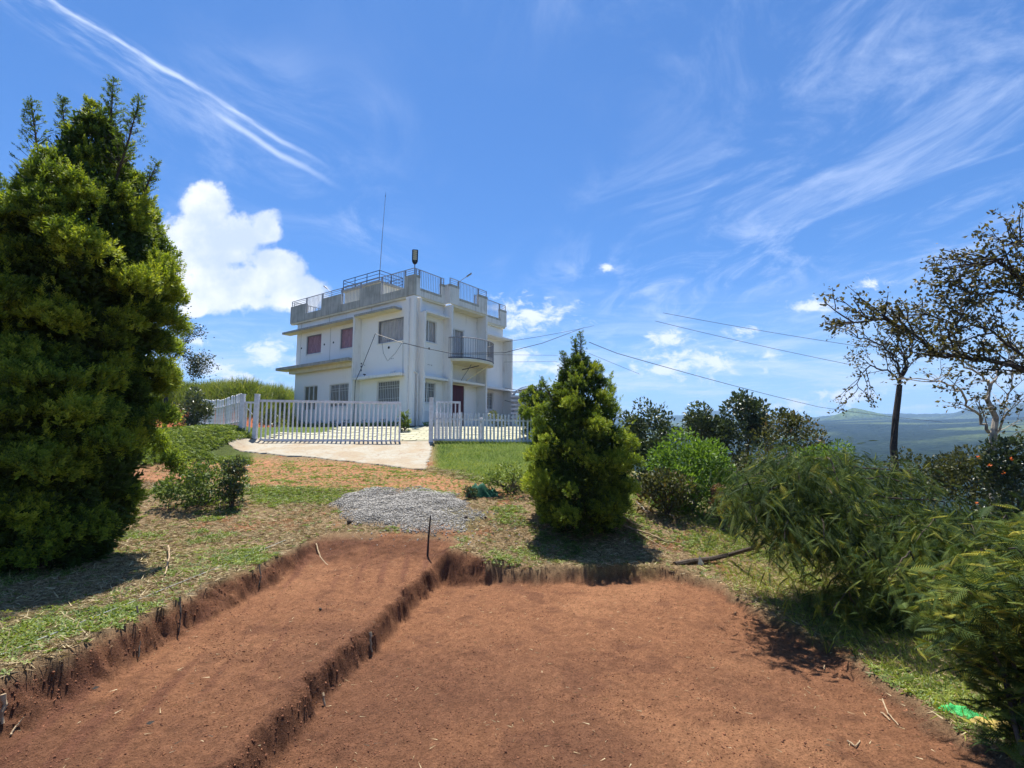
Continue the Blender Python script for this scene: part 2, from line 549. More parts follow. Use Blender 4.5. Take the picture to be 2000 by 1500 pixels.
def edge_left(y): return -3.86 + 0.018 * (y - 4) + 0.10 * fbm(y * 0.9, 3.0 + 0 * y, 3)
def edge_ledge(y): return -2.47 + 0.117 * y + 0.07 * fbm(y * 1.2, 8.0 + 0 * y, 3)
def edge_right(y): return np.interp(y, [-5, 3.77, 5.8, 8.0, 8.9, 9.6], [3.6, 3.7, 3.78, 3.62, 3.3, 2.8]) + 0.13 * fbm(y * 0.8, 5.0 + 0 * y, 3)
def edge_back(x): return 9.38 + 0.03 * x + 0.10 * fbm(x * 1.1, 2.0 + 0 * x, 3)


def height(x, y, fine=True):
    """returns z and the pit mask (1 = bare dug soil)"""
    z0 = hbase(x, y)
    j = 0.13 * fbm(x * 5, y * 5, 4) + 0.03 * fbm(x * 21, y * 21, 2) if fine else 0
    dl = (x - edge_left(y)) + j
    dr = (edge_right(y) - x) + j
    le = (x - edge_ledge(y)) + j * 0.8
    # right pit
    db = (edge_back(x) - y) + j
    w = 0.19
    mB = sst(le, -0.02, w) * sst(db, 0, 0.27) * sst(dr, 0, 0.34)
    # left shelf: its back end ramps up to the ground
    ramp = 1 - sst(y, 8.9, 10.7)
    mA = sst(dl, 0, 0.27) * (1 - sst(x - np.maximum(edge_ledge(np.minimum(y, 9.3)), -1.5), 0.0, 0.5 * sst(y, 8.8, 9.8) + 0.01) * sst(y, 9.1, 9.4))
    mA = np.where(x < edge_ledge(y) + 0.9, mA, 0) * ramp
    zA = np.where(x < -0.2, -0.29 - 0.014 * (9 - y), 0)
    zB = -0.62
    z = z0 + mA * (zA - z0 * 0.8) * (1 - mB)
    z = z * (1 - mB) + zB * mB
    soil = np.clip(np.maximum(mB, np.where(mA > 0.02, np.clip(mA * 3, 0, 1), 0)), 0, 1)
    # slope band = walls of the pit, rougher
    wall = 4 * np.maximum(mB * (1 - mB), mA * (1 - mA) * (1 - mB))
    if fine:
        z = z + soil * (1 - np.clip(wall, 0, 1)) * 0.014 * fbm((x * .6 + y * .8) * 9, (x * -.8 + y * .6) * 2.2, 3)
        z = z + soil * (0.030 * fbm(x * 2.2, y * 2.2, 3) + 0.011 * fbm(x * 13, y * 13, 3) + 0.0045 * fbm(x * 41, y * 41, 2))
        z = z + wall * 0.05 * fbm(x * 7, y * 7, 4)
        # tyre-like scrape lines along the shelf
        z = z + (1 - mB) * (mA > 0.9) * 0.011 * np.sin((x * 0.97 + y * 0.20) * 19 + 1.5 * fbm(x * .6, y * .6, 2))
        z = z + (1 - soil) * (0.020 * fbm(x * 3.1, y * 3.1, 4))
        # gravel heap
        z = z + 0.13 * gravel_mask(x, y) ** .8 * (1 + .25 * fbm(x * 3, y * 3, 3))
    return z, soil, wall


def gravel_mask(x, y):
    d = ((x + 2.45) / 1.75) ** 2 + ((y - 12.1 + 0.30 * (x + 2.45)) / 1.7) ** 2
    return np.clip(1 - d + 0.8 * fbm(x * 1.7, y * 1.7, 4), 0, 1)


def gz(x, y):
    return float(height(np.array([x], float), np.array([y], float))[0][0])


def axis(parts):
    out = [parts[0][0]]
    for a, b_, st in parts:
        n = max(1, int(round((b_ - a) / st)))
        out += list(np.linspace(a, b_, n + 1)[1:])
    return np.array(out)


xa = axis([(-60, -26, 1.6), (-26, -12, 0.30), (-12, -5.2, 0.07), (-5.2, 4.6, 0.026), (4.6, 9, 0.09), (9, 20, 0.6), (20, 60, 2.0)])
ya = axis([(-30, -4, 2.0), (-4, 2.4, 0.12), (2.4, 6.5, 0.024), (6.5, 11.0, 0.032), (11.0, 16.5, 0.065), (16.5, 34, 0.17), (34, 70, 1.6)])
X, Y = np.meshgrid(xa, ya)
Z, SOIL, WALL = height(X, Y)
px, py = proj(X, Y, Z)


def zones(x, y, px, py):
    """ground cover masks, laid out in the plan of the place"""
    n = fbm(x * 1.3, y * 1.3, 4); n2 = fbm(x * 4.1, y * 4.1, 3); n3 = fbm(x * .6 + 40, y * .6, 3)
    up = np.interp(px, [250, 480, 620, 760, 850, 930, 1010], [888, 893, 899, 909, 922, 942, 962])
    lo = np.interp(px, [250, 480, 640, 760, 900, 1010], [938, 950, 960, 957, 970, 975])
    path = sst(py - up, -4, 10) * sst(lo - py, -4, 10) * (x < 0.3)
    path = np.clip(path * 1.25 + 0.65 * n * path, 0, 1)
    lawn = sst(px, 838, 862) * sst(px - 0, 0, 1) * sst(py, 850, 862) * sst(918 + (px - 850) * 0.16 + 14 * n - py, -10, 10) * (y < 20.6) * (x < 4) * (y > 12)
    cov = sst(495 + 16 * n - px, -10, 18) * sst(py, 780, 805) * sst(900 + 9 * n - py, -10, 10) * (y > 13)
    strip = sst(py, 944, 957) * sst(990 + 10 * n - py, 0, 16) * sst(px, 480, 520) * sst(660 + 40 * n - px, -40, 20) * (y > 9.8) * (y < 16)
    yard = (y > 20.1) * (y < 27.5) * (x > -15) * (x < 3)
    bank = sst(y, 27.0, 29.2) * sst(-x, 11.0, 13.0)
    redface = sst(y, 25.2, 26.3) * (1 - sst(y, 28.2, 29.0)) * sst(-x, 12.2, 13.0)
    return dict(n=n, n2=n2, n3=n3, path=path, lawn=lawn, cov=cov, strip=strip, yard=yard * 1.0, bank=bank, red=redface)


ZN = zones(X, Y, px, py)


def lerp(a, b_, t): return a * (1 - t[..., None]) + np.array(b_) * t[..., None]


c = np.zeros(X.shape + (3,)) + np.array((0.27, 0.19, 0.105))            # dry litter over earth
c = lerp(c, (0.30, 0.125, 0.060), sst(ZN['n'] + 0.4 * ZN['n2'], 0.18, 0.55) * 0.75)   # bare red patches
c = lerp(c, (0.16, 0.165, 0.055), sst(ZN['n3'] - 0.3 * ZN['n2'], 0.0, 0.45) * 0.6)    # greener patches
c = lerp(c, (0.40, 0.20, 0.105), ZN['path'])
c = lerp(c, (0.20, 0.18, 0.075), sst(fbm(X * 1.1, Y * 5, 4), 0.0, 0.5) * ZN['path'] * 0.6)
c = lerp(c, (0.105, 0.150, 0.030), np.clip(ZN['lawn'] + ZN['strip'] * 0.8, 0, 1))
c = lerp(c, (0.085, 0.11, 0.030), ZN['cov'])
c = lerp(c, (0.115, 0.16, 0.035), ZN['yard'])
c = lerp(c, (0.10, 0.135, 0.03), ZN['bank'])
c = lerp(c, (0.38, 0.12, 0.055), ZN['red'])
c = lerp(c, (0.27, 0.25, 0.21), sst(gravel_mask(X, Y), 0.0, 0.6) * (Y > 8) * (1 - SOIL))
c = lerp(c, (0.20, 0.19, 0.075), sst(X, 4.2, 6.0) * sst(Y, 2.0, 5.0))
pit = np.zeros(X.shape + (3,)) + np.array((0.262, 0.124, 0.064))
pit = lerp(pit, (0.335, 0.165, 0.084), sst(fbm(X * .9 + 3, Y * .9, 4), 0.0, 0.5) * 0.8)
pit = lerp(pit, (0.165, 0.078, 0.045), sst(fbm(X * .55 + 30, Y * .55, 4), -0.05, 0.5) * 0.75)
pit = lerp(pit, (0.150, 0.070, 0.041), sst(fbm(X * 3.1 + 9, Y * 3.1, 4), 0.15, 0.55) * 0.6)
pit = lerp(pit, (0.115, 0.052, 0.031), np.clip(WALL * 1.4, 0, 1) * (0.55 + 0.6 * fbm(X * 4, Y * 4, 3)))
sc_ = np.sin((X * 0.97 + Y * 0.20) * 19 + 1.5 * fbm(X * .6, Y * .6, 2))
pit = lerp(pit, (0.17, 0.075, 0.045), sst(sc_ + fbm(X * 2, Y * .7, 3), 0.45, 1.3) * 0.8 * (X < edge_ledge(Y)))
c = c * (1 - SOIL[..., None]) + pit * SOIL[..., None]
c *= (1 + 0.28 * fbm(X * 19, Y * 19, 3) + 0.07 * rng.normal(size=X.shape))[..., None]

gm, g, b = base_mat('earth')
at_ = g.n('ShaderNodeAttribute', attribute_name='col')
tcg = g.n('ShaderNodeTexCoord').outputs['Object']
n1 = g.noise(tcg, 55, 6, 0.7)
n2 = g.noise(tcg, 9, 6, 0.6)
cc = g.mix(g.ss(n1, 0.49, 0.62, 0, 0.8), at_.outputs['Color'], g.v('MULTIPLY', at_.outputs['Color'], (0.42, 0.38, 0.36)))
cc = g.mix(g.ss(n1, 0.46, 0.34, 0, 0.7), cc, g.v('MULTIPLY', at_.outputs['Color'], (1.5, 1.45, 1.35)))
cc = g.mix(g.ss(n2, 0.35, 0.7, 0, 0.35), cc, g.v('MULTIPLY', at_.outputs['Color'], (0.72, 0.66, 0.64)))
g.put(b.inputs['Base Color'], cc)
b.inputs['Roughness'].default_value = 0.97
b.inputs['Specular IOR Level'].default_value = 0.1
bp = g.n('ShaderNodeBump'); bp.inputs['Strength'].default_value = 1.0; bp.inputs['Distance'].default_value = 0.05
g.put(bp.inputs['Height'], g.m('ADD', g.m('MULTIPLY', n1, 0.6), g.m('MULTIPLY', g.noise(tcg, 130, 4, 0.7), 0.4)))
g.put(b.inputs['Normal'], bp.outputs[0])
M['earth'] = gm

ny, nx = X.shape
idx = np.arange(nx * ny).reshape(ny, nx)
F = np.stack([idx[:-1, :-1], idx[:-1, 1:], idx[1:, 1:], idx[1:, :-1]], -1).reshape(-1, 4)
V = np.stack([X, Y, Z], -1).reshape(-1, 3)
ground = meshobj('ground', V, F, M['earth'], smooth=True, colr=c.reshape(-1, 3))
tag(ground, kind='structure')

# ------------------------------------------------------------------ far land: valley, plateau, cone hill, mountains
rr = np.concatenate([np.linspace(40, 300, 26), np.linspace(310, 1500, 90), np.linspace(1515, 3400, 100)])
th = np.concatenate([np.linspace(rad(-6), rad(52), 380), np.linspace(rad(53), rad(353), 110)])
R_, T_ = np.meshgrid(rr, th, indexing='ij')
FX, FY = R_ * np.sin(T_), R_ * np.cos(T_)
FZ = np.interp(R_, [40, 110, 300, 600, 1000, 1500, 2000, 2500, 3400], [-6, -34, -38, -16, 8, 42, 76, 84, 90])
rg = fbm(FX / 260, FY / 260, 5)
FZ = FZ + rg * np.interp(R_, [40, 300, 1000, 1500, 3400], [1, 7, 12, 5, 6])
pl = np.abs(fbm(FX / 700 + 5, FY / 420, 3))
FZ = FZ + 5 * sst(pl, 0.25, 0.5) * sst(R_, 800, 1500)
# cone hill
hx, hy = at(1668, 803, 1850).x, 1850
ang = np.arctan2(FY - hy, FX - hx)
dist = np.hypot((FX - hx) / np.where(FX > hx, 1.55, 1.0), (FY - hy) * 1.0)
cone = 56 * np.clip(1 - dist / 125, 0, 1) ** 1.05
cone *= (1 + 0.10 * fbm(FX / 40, FY / 40, 4))
FZ = np.maximum(FZ, FZ * 0.6 + 26 + 0 * cone + cone) * (cone > 0.5) + FZ * (cone <= 0.5) if False else FZ + cone * 0.95
# ridge lines far behind
mt = sst(R_, 2500, 3050) * (1 - 0.25 * sst(R_, 3150, 3400))
FZ = FZ + mt * (56 + 50 * np.clip(fbm(T_ * 9 + 4, R_ / 900, 5) + 0.30, 0, 1.2) + 18 * fbm(T_ * 34, R_ / 500, 4))
FX2, FY2 = FX, FY
field = sst(fbm(FX / 330 + 9, FY / 120 + 2, 3), 0.12, 0.3) * sst(R_, 850, 1200)
fc = np.zeros(R_.shape + (3,)) + np.array((0.016, 0.027, 0.021))
fc = lerp(fc, (0.10, 0.13, 0.05), field * 0.75)
fc = lerp(fc, (0.10, 0.14, 0.045), np.clip(cone / 25, 0, 1))
fc = lerp(fc, (0.05, 0.07, 0.05), mt)
gm, g, b = base_mat('far_land')
at_ = g.n('ShaderNodeAttribute', attribute_name='col')
tcf = g.n('ShaderNodeTexCoord').outputs['Object']
nf = g.noise(tcf, 0.09, 6, 0.65)
vf = g.n('ShaderNodeTexVoronoi'); g.put(vf.inputs['Vector'], tcf); vf.inputs['Scale'].default_value = 0.11
cf = g.mix(g.ss(nf, 0.35, 0.7), g.v('MULTIPLY', at_.outputs['Color'], (0.55, 0.6, 0.6)), g.v('MULTIPLY', at_.outputs['Color'], (1.6, 1.5, 1.3)))
g.put(b.inputs['Base Color'], cf); b.inputs['Roughness'].default_value = 1.0; b.inputs['Specular IOR Level'].default_value = 0
bp = g.n('ShaderNodeBump'); bp.inputs['Strength'].default_value = 1.0; bp.inputs['Distance'].default_value = 6
g.put(bp.inputs['Height'], g.m('SUBTRACT', 1.0, vf.outputs['Distance'])); g.put(b.inputs['Normal'], bp.outputs[0])
n0, n1_ = R_.shape
idx = np.arange(n0 * n1_).reshape(n0, n1_)
idn = np.concatenate([idx, idx[:, :1]], 1)
F = np.stack([idn[:-1, :-1], idn[1:, :-1], idn[1:, 1:], idn[:-1, 1:]], -1).reshape(-1, 4)
far = meshobj('hills', np.stack([FX, FY, FZ], -1).reshape(-1, 3), F, gm, smooth=True, colr=fc.reshape(-1, 3))
tag(far, kind='structure')

hz = MB().box((-3600, -3600, -75), (3600, 3600, max(240.0, float(FZ.max()) + 8)))
hm = bpy.data.materials.new('haze_air'); hm.use_nodes = True
hm.node_tree.nodes.clear()
o_ = hm.node_tree.nodes.new('ShaderNodeOutputMaterial')
pv = hm.node_tree.nodes.new('ShaderNodeVolumePrincipled')
pv.inputs['Color'].default_value = (0.38, 0.62, 1.0, 1)
pv.inputs['Density'].default_value = 0.00023
pv.inputs['Anisotropy'].default_value = 0.15
hm.node_tree.links.new(pv.outputs[0], o_.inputs['Volume'])
hz.build('haze', hm, label='thin pale blue haze over the valley', cat='haze', kind='stuff')

# ------------------------------------------------------------------ house
HZ = 2.55
C0 = Vector((at(803, 835, 26).x, 26, HZ))
HR = pi / 2 - math.atan2(730, FPX / cp)
house = empty('house', C0, HR, label='white two storey house with flat railed roof on the rise behind the gate', cat='house')
HM = Matrix.Translation(C0) @ Matrix.Rotation(HR, 4, 'Z')


def hb(*boxes):
    mb = MB()
    for (x0, x1, y0, y1, z0, z1) in boxes:
        mb.box((x0, y0, z0 - HZ), (x1, y1, z1 - HZ))
    return mb


def wallx(mb, x, s0, s1, z0, z1, holes, th=0.2, ax='x', inn=1):
    """wall sheet with openings; ax 'x' = plane of constant x (left facade), 'y' = constant y"""
    ss_ = sorted({s0, s1} | {h for q in holes for h in q[:2]}); zs = sorted({z0, z1} | {h for q in holes for h in q[2:]})

    def P3(s, z, d):
        return (x + d * inn, s, z - HZ) if ax == 'x' else (s, x + d * inn, z - HZ)

    def solid(i, j):
        if i < 0 or j < 0 or i >= len(ss_) - 1 or j >= len(zs) - 1: return False
        a, b_ = (ss_[i] + ss_[i + 1]) / 2, (zs[j] + zs[j + 1]) / 2
        return not any(h[0] < a < h[1] and h[2] < b_ < h[3] for h in holes)
    for i in range(len(ss_) - 1):
        for j in range(len(zs) - 1):
            if not solid(i, j): continue
            a, b_, c_, d_ = ss_[i], ss_[i + 1], zs[j], zs[j + 1]
            mb.quad(P3(a, c_, 0), P3(b_, c_, 0), P3(b_, d_, 0), P3(a, d_, 0))
            mb.quad(P3(a, c_, th), P3(b_, c_, th), P3(b_, d_, th), P3(a, d_, th))
            if not solid(i - 1, j): mb.quad(P3(a, c_, 0), P3(a, c_, th), P3(a, d_, th), P3(a, d_, 0))
            if not solid(i + 1, j): mb.quad(P3(b_, c_, 0), P3(b_, c_, th), P3(b_, d_, th), P3(b_, d_, 0))
            if not solid(i, j - 1): mb.quad(P3(a, c_, 0), P3(a, c_, th), P3(b_, c_, th), P3(b_, c_, 0))
            if not solid(i, j + 1): mb.quad(P3(a, d_, 0), P3(a, d_, th), P3(b_, d_, th), P3(b_, d_, 0))


WX = 0.2            # wall planes sit 0.2 m behind the parapet planes
LE = 10.75          # far end of the left facade
LW = [(8.16, 9.70, 7.27, 8.45, 'f'), (4.72, 6.31, 7.26, 8.46, 'f'), (0.95, 2.97, 7.19, 8.45, 'p')]
LG = [(8.33, 9.74, 3.80, 5.30, 't'), (5.37, 7.14, 3.90, 5.24, 'g'), (1.16, 2.94, 3.94, 5.12, 'g1')]
mb = MB()
wallx(mb, WX, 0.2, LE, HZ - 0.6, 9.43, [q[:4] for q in LW + LG])
mb.build('wall', M['wall'], house, label='left front wall')
# right facade, three bays: A (flush), B (balcony bay, recessed between two fins), D (set back 0.6)
RA = [(0.72, 1.92, 7.17, 8.38, 's'), (0.72, 1.92, 3.93, 5.02, 'g2')]
RB = [(2.70, 4.30, 6.42, 8.32, 'sd')]
DOOR = (2.95, 4.35, HZ + 0.15, 5.08)
RD = [(7.05, 7.75, 7.20, 8.30, 's'), (7.0, 7.75, 3.93, 5.02, 'g3')]
mb = MB(); wallx(mb, WX, 0.2, 2.55, HZ - 0.6, 9.43, [q[:4] for q in RA], ax='y'); mb.build('wall', M['wall'], house, label='right front wall of the corner bay')
mb = MB(); wallx(mb, WX + 0.1, 2.55, 5.9, HZ - 0.6, 9.43, [q[:4] for q in RB] + [DOOR], ax='y'); mb.build('wall', M['wall'], house, label='wall of the balcony bay')
mb = MB(); wallx(mb, WX + 0.6, 5.9, 8.75, HZ - 0.6, 9.43, [q[:4] for q in RD], ax='y'); mb.build('wall', M['wall'], house, label='set back wall of the far bay')
hb((8.55, 8.75, 1.001, LE, HZ - .6, 9.43)).build('wall', M['wall'], house, label='far side wall')
hb((0.401, 8.549, LE - .2, LE, HZ - .6, 9.43)).build('wall', M['wall'], house, label='rear wall')
hb((0.4, 8.5, 0.9, LE - .25, 9.0, 9.40)).build('roof', M['edge'], house)
# joints in the render (thin recessed-looking strips are real narrow fillets)
for (y, z0, z1) in ((7.4, 8.95, 9.42), (10.3, 6.6, 9.42), (7.25, 6.60, 8.70), (3.55, 8.99, 9.42)):
    hb((WX - 0.006, WX, y - 0.012, y + 0.012, z0, z1)).build('joint_strip', M['edge'], house)
# fins and pilasters
T = M['trim']


def part(name, mb, m, **k): return mb.build(name, m, house, **k)


part('fin', hb((-0.30, WX, 4.38, 4.50, HZ - .4, 8.80)), T)
part('pilaster', hb((0.02, WX, 0.02, 0.62, HZ - .4, 9.40)), M['wall'])
part('pilaster', hb((0.6205, 0.90 - .42, 0.03, WX, HZ - .4, 9.38)), M['wall'])
part('fin', hb((0.50, 0.62, -0.30, 0.028, HZ - .4, 8.60)), T)
part('fin', hb((2.42, 2.56, -0.42, WX + .1, HZ - .4, 9.36)), T)
part('fin', hb((5.44, 5.58, -0.42, WX + .6, HZ - .4, 9.36)), T)
part('fin', hb((8.76, 8.88, 0.10, 0.98, HZ - .4, 8.56)), T)
# sunshades
sh = []
part('sunshade', hb((-0.36, WX - .001, 4.51, 11.55, 8.70, 8.82)), M['edge'])
part('sunshade_soffit', hb((-0.33, WX - .001, 4.51, 11.52, 8.685, 8.699)), M['soffit'])  # thin underside plate that carries the bounce-light yellow
part('sunshade', hb((-0.36, WX - .001, 1.10, 4.37, 8.80, 8.92)), M['edge'])
part('sunshade_soffit', hb((-0.33, WX - .001, 1.13, 4.37, 8.785, 8.799)), M['soffit'])
part('floor_slab', hb((-0.55, WX - .001, 4.51, 11.75, 6.36, 6.52)), M['edge'])
part('floor_slab_soffit', hb((-0.52, WX - .001, 4.51, 11.70, 6.345, 6.359)), M['soffit'])
part('floor_slab', hb((-0.15, WX - .001, 4.51, 10.9, 6.12, 6.344)), M['soffit'])
part('sunshade', hb((-0.28, WX - .001, 0.63, 4.37, 5.26, 5.40)), T)
part('sunshade', hb((0.63, 2.41, -0.26, WX - .001, 8.60, 8.70)), T)
part('sunshade', hb((0.63, 2.41, -0.26, WX - .001, 5.14, 5.26)), T)
part('sunshade', hb((2.57, 5.43, -0.38, WX + .099, 5.14, 5.26)), T)
part('sunshade', hb((5.59, 8.75, 0.10, WX + .599, 5.14, 5.26)), T)
part('sunshade', hb((5.59, 8.75, 0.15, WX + .599, 8.45, 8.56)), T)
# soffit band below the parapet, in the same bounce-light yellow
part('eave_band', hb((0.03, WX - .001, 0.62, LE + .5, 9.34, 9.43), ), M['soffit'])
part('eave_band', hb((0.63, 2.41, 0.03, WX - .001, 9.34, 9.43)), M['soffit'])
part('eave_band', hb((2.57, 5.43, -0.36, WX + .099, 9.30, 9.42)), M['soffit'])
part('eave_band', hb((5.59, 8.75, 0.62, WX + .599, 9.30, 9.42)), M['soffit'])
# parapet: (axis, start, end, pier?)
PZ, PL, PH = 9.432, 9.86, 10.52
E2 = 11.3
seg = [(0.0, 0.77, 1), (0.77, 2.6, 0), (2.6, 4.4, 1), (4.4, 6.1, 0), (6.1, 8.0, 1), (8.0, 9.65, 0), (9.65, E2, 1)]
RT = 10.88


def railing(kind, ax, o, a, b_, z0, z1, m=None, bars=None):
    """kind 1: three level bars; kind 0: uprights.  Each bar is a part."""
    m = m or M['rail']

    def bx(s0, s1, q0, q1, name, w=0.02):
        x = (o - w, o + w, s0, s1, q0, q1) if ax == 'x' else (s0, s1, o - w, o + w, q0, q1)
        part(name, hb(x), m)
    bx(a, b_, z1 - 0.03, z1, 'top_rail')
    bx(a, a + 0.035, z0, z1 - .031, 'railing_post', 0.018)
    bx(b_ - 0.035, b_, z0, z1 - .031, 'railing_post', 0.018)
    if kind:
        for i in (1, 2):
            z = z0 + (z1 - z0) * i / 3
            bx(a + .036, b_ - .036, z - 0.01, z + 0.01, 'railing_bar', 0.01)
    else:
        n = max(2, int((b_ - a) / 0.125))
        proto = None
        for i in range(1, n):
            s = a + (b_ - a) * i / n
            if proto is None:
                h = z1 - z0 - .031
                proto = hb((-.009, .009, -.009, .009, HZ, HZ + h)).build('baluster', m, house)
                q = proto
            else:
                q = copyobj(proto, house)
            q.location = (o, s, z0 - HZ) if ax == 'x' else (s, o, z0 - HZ)


for a, b_, k in seg:
    if k:
        part('parapet_pier', hb((0.0, 0.15, a + (0.0 if a == 0 else .001), b_, PZ, PH)), M['parapet'])
        if a > 0: part('parapet_pier_reveal', hb((0.002, 0.149, a - .012, a, PL + .001, PH - .002)), T)  # white plate puts the brightly lit pier end into colour
        railing(1, 'x', 0.07, a + .02, b_ - .02, PH, RT)
    else:
        part('parapet_wall', hb((0.0, 0.15, a + .001, b_, PZ, PL)), M['parapet'])
        railing(0, 'x', 0.07, a + .02, b_ - .02, PL, RT)
segr = [(0.151, 0.42, 0.0, 1), (0.421, 2.02, 0.0, 0), (2.021, 2.30, 0.0, 1), (2.301, 3.05, -0.4, 1), (3.051, 4.78, -0.4, 0), (4.781, 5.58, -0.4, 1),
        (5.60, 8.20, 0.6, 0), (8.201, 8.88, 0.6, 1)]
for a, b_, o, k in segr:
    if k:
        part('parapet_pier', hb((a, b_, o, o + .15, PZ, PH)), M['parapet2'])
        part('coping', hb((a - .005, b_ + .005, o - .008, o + .158, PH - .14, PH + .004)), M['parapet'])
        railing(1, 'y', o + .07, a + .02, b_ - .02, PH + .004, RT)
    else:
        part('parapet_wall', hb((a, b_, o, o + .15, PZ, PL)), M['parapet2'])
        part('coping', hb((a, b_, o - .008, o + .158, PL - .13, PL + .004)), M['parapet'])
        railing(0, 'y', o + .07, a + .02, b_ - .02, PL + .004, RT)
part('parapet_wall', hb((2.301, 2.45, -0.249, 0.0, PZ, PH)), M['parapet2'])
part('parapet_wall', hb((5.43, 5.58, -0.249, 0.75, PZ, PL)), M['parapet2'])
part('parapet_wall', hb((8.73, 8.88, .76, E2, PZ, PL)), M['parapet'])
part('parapet_wall', hb((0.16, 8.72, E2 - .15, E2, PZ, PL)), M['parapet'])
railing(0, 'x', 8.8, 3.0, E2 - .1, PL, RT)
railing(0, 'y', E2 - .07, 0.2, 6.6, PL, RT)
part('roof_slab', hb((0.16, 8.7, 0.76, E2 - .16, 9.405, 9.47)), M['edge'])
# stair head room on the roof with its own dark railing
part('stair_room_wall', hb((1.62, 3.4, 4.66, 8.0, 9.471, 11.30)), M['cream'])
part('stair_room_roof', hb((1.45, 3.5, 4.5, 8.15, 11.301, 11.42)), M['edge'])
part('stair_room_wall', hb((3.45, 5.6, 4.66, 6.2, 9.471, 10.4)), M['cream'])
for (p, q) in (((1.55, 4.62), (1.55, 8.05)), ((1.55, 4.62), (3.4, 4.62)), ((3.4, 4.62), (3.4, 8.05)), ((1.55, 8.05), (3.4, 8.05))):
    for k in range(3):
        z = 11.42 + 0.21 * (k + 1) + .02
        part('roof_rail', MB().tube([(p[0], p[1], z - HZ), (q[0], q[1], z - HZ)], 0.016 if k < 2 else .022, k=5), M['railb'])
    for t in np.linspace(0, 1, 4 if q[1] > 5 and p[1] < 5 else 3)[:-1]:
        x, y = p[0] + (q[0] - p[0]) * t, p[1] + (q[1] - p[1]) * t
        part('roof_rail_post', MB().tube([(x, y, 11.42 - HZ), (x, y, 12.08 - HZ)], 0.024, k=5), M['railb'])
# balcony
el = [(4.05 + 1.72 * cos(t), -0.30 - 1.15 * sin(t)) for t in np.linspace(0, pi, 25)]
mb = MB().prism([(5.43, .299), (5.43, -.30)] + el[1:-1] + [(2.57, -.30), (2.57, .299)], 6.22 - HZ, 6.36 - HZ)
el2 = [p for p in el if 2.2 < p[0]]
balc = part('balcony', mb, M['soffit'])
for nm, z, r in (('balcony_bottom_rail', 6.42, .028), ('balcony_top_rail', 7.52, .026)):
    MB().tube([(p[0], p[1], z - HZ) for p in el], r, k=6).build(nm, M['balrail'] if z > 7 else M['railb'], balc)
pr = None
for t in np.linspace(0.02, pi - 0.02, 34):
    if pr is None:
        pr = MB().tube([(0, 0, 0), (0, 0, 1.12)], 0.012, k=5).build('baluster', M['balrail'], balc); q = pr
    else:
        q = copyobj(pr, balc)
    q.location = (4.05 + 1.72 * cos(t), -0.30 - 1.15 * sin(t), 6.39 - HZ)
MB().tube([(3.9, -.2, 5.3 - HZ), (4.9, -1.0, 6.2 - HZ)], .035, k=6).build('brace', M['soffit'], balc)
MB().tube([(3.55, -.2, 5.9 - HZ), (4.2, -.9, 6.15 - HZ)], .025, k=6).build('brace', M['railb'], balc)
MB().tube([(3.6, -.1, 5.3 - HZ), (3.9, -.6, 6.2 - HZ)], .018, k=6).build('brace', M['rail'], balc)


def curtain(par, ax, o, a, b_, z0, z1, m, pleat=0.17):
    n = int((b_ - a) / 0.02)
    V, F_ = [], []
    for i in range(n + 1):
        s = a + (b_ - a) * i / n
        d = 0.030 * sin(s / pleat * 2 * pi + 0.9 * sin(s * 5)) + 0.012 * sin(s * 31)
        for z in (z0, z1):
            V.append((o + d, s, z - HZ) if ax == 'x' else (s, o + d, z - HZ))
    for i in range(n): F_.append([2 * i, 2 * i + 2, 2 * i + 3, 2 * i + 1])
    meshobj('curtain', V, F_, m, par, smooth=True)


def window(ax, o, a, b_, z0, z1, kind):
    """o = wall face; things go inwards (+)"""
    def bx(s0, s1, q0, q1, d0, d1):
        return (o + d0, o + d1, s0, s1, q0, q1) if ax == 'x' else (s0, s1, o + d0, o + d1, q0, q1)
    t = 0.05
    cols = {'f': 1, 'p': 1, 't': 3, 'g': 2, 'g1': 1, 's': 2, 'g2': 2, 'g3': 2, 'sd': 2}[kind]
    fr = [bx(a, b_, z0, z0 + t, .05, .12), bx(a, b_, z1 - t, z1, .05, .12)]
    for i in range(cols + 1):
        s = a + (b_ - a - t) * i / cols
        fr.append(bx(s, s + t, z0 + t, z1 - t, .05, .12))
    mat_f = M['frame'] if kind not in ('f', 'p') else M['rail']
    w = hb(*fr).build('window', mat_f, house)
    for i in range(cols):
        s0 = a + (b_ - a - t) * i / cols + t
        s1 = a + (b_ - a - t) * (i + 1) / cols
        hb(bx(s0, s1, z0 + t, z1 - t, .082, .088)).build('pane', M['glass'], w)
    cm = {'f': M['cfloral'], 'p': M['cgrey'], 't': M['cgreen'], 'g1': M['cdark'], 'g': M['cdark'], 'g2': M['cdark'], 'g3': M['cdark']}.get(kind, M['cgrey'])
    if kind in ('s', 'sd'):
        curtain(w, ax, o + .17, a + .3 * (b_ - a), b_, z0, z1, cm)
        hb(bx(a, b_, z0, z1, .235, .245)).build('dark_backing', M['hole'], w)
    else:
        curtain(w, ax, o + .14, a, b_, z0, z1, cm)
    if kind.startswith('g'):
        n = max(3, int((b_ - a) / 0.13)); p0 = None
        for i in range(1, n):
            s = a + (b_ - a) * i / n
            hb(bx(s - .008, s + .008, z0 + .01, z1 - .01, .02, .034)).build('grille_bar', M['frame'], w)
        for z in (z0 + .22, z1 - .28, z1 - .42):
            hb(bx(a, b_, z - .009, z + .009, .034, .046)).build('grille_bar', M['frame'], w)
    # sill
    hb(bx(a - .05, b_ + .05, z0 - .05, z0 - .001, -.04, .10)).build('sill', M['trim'], w)
    return w


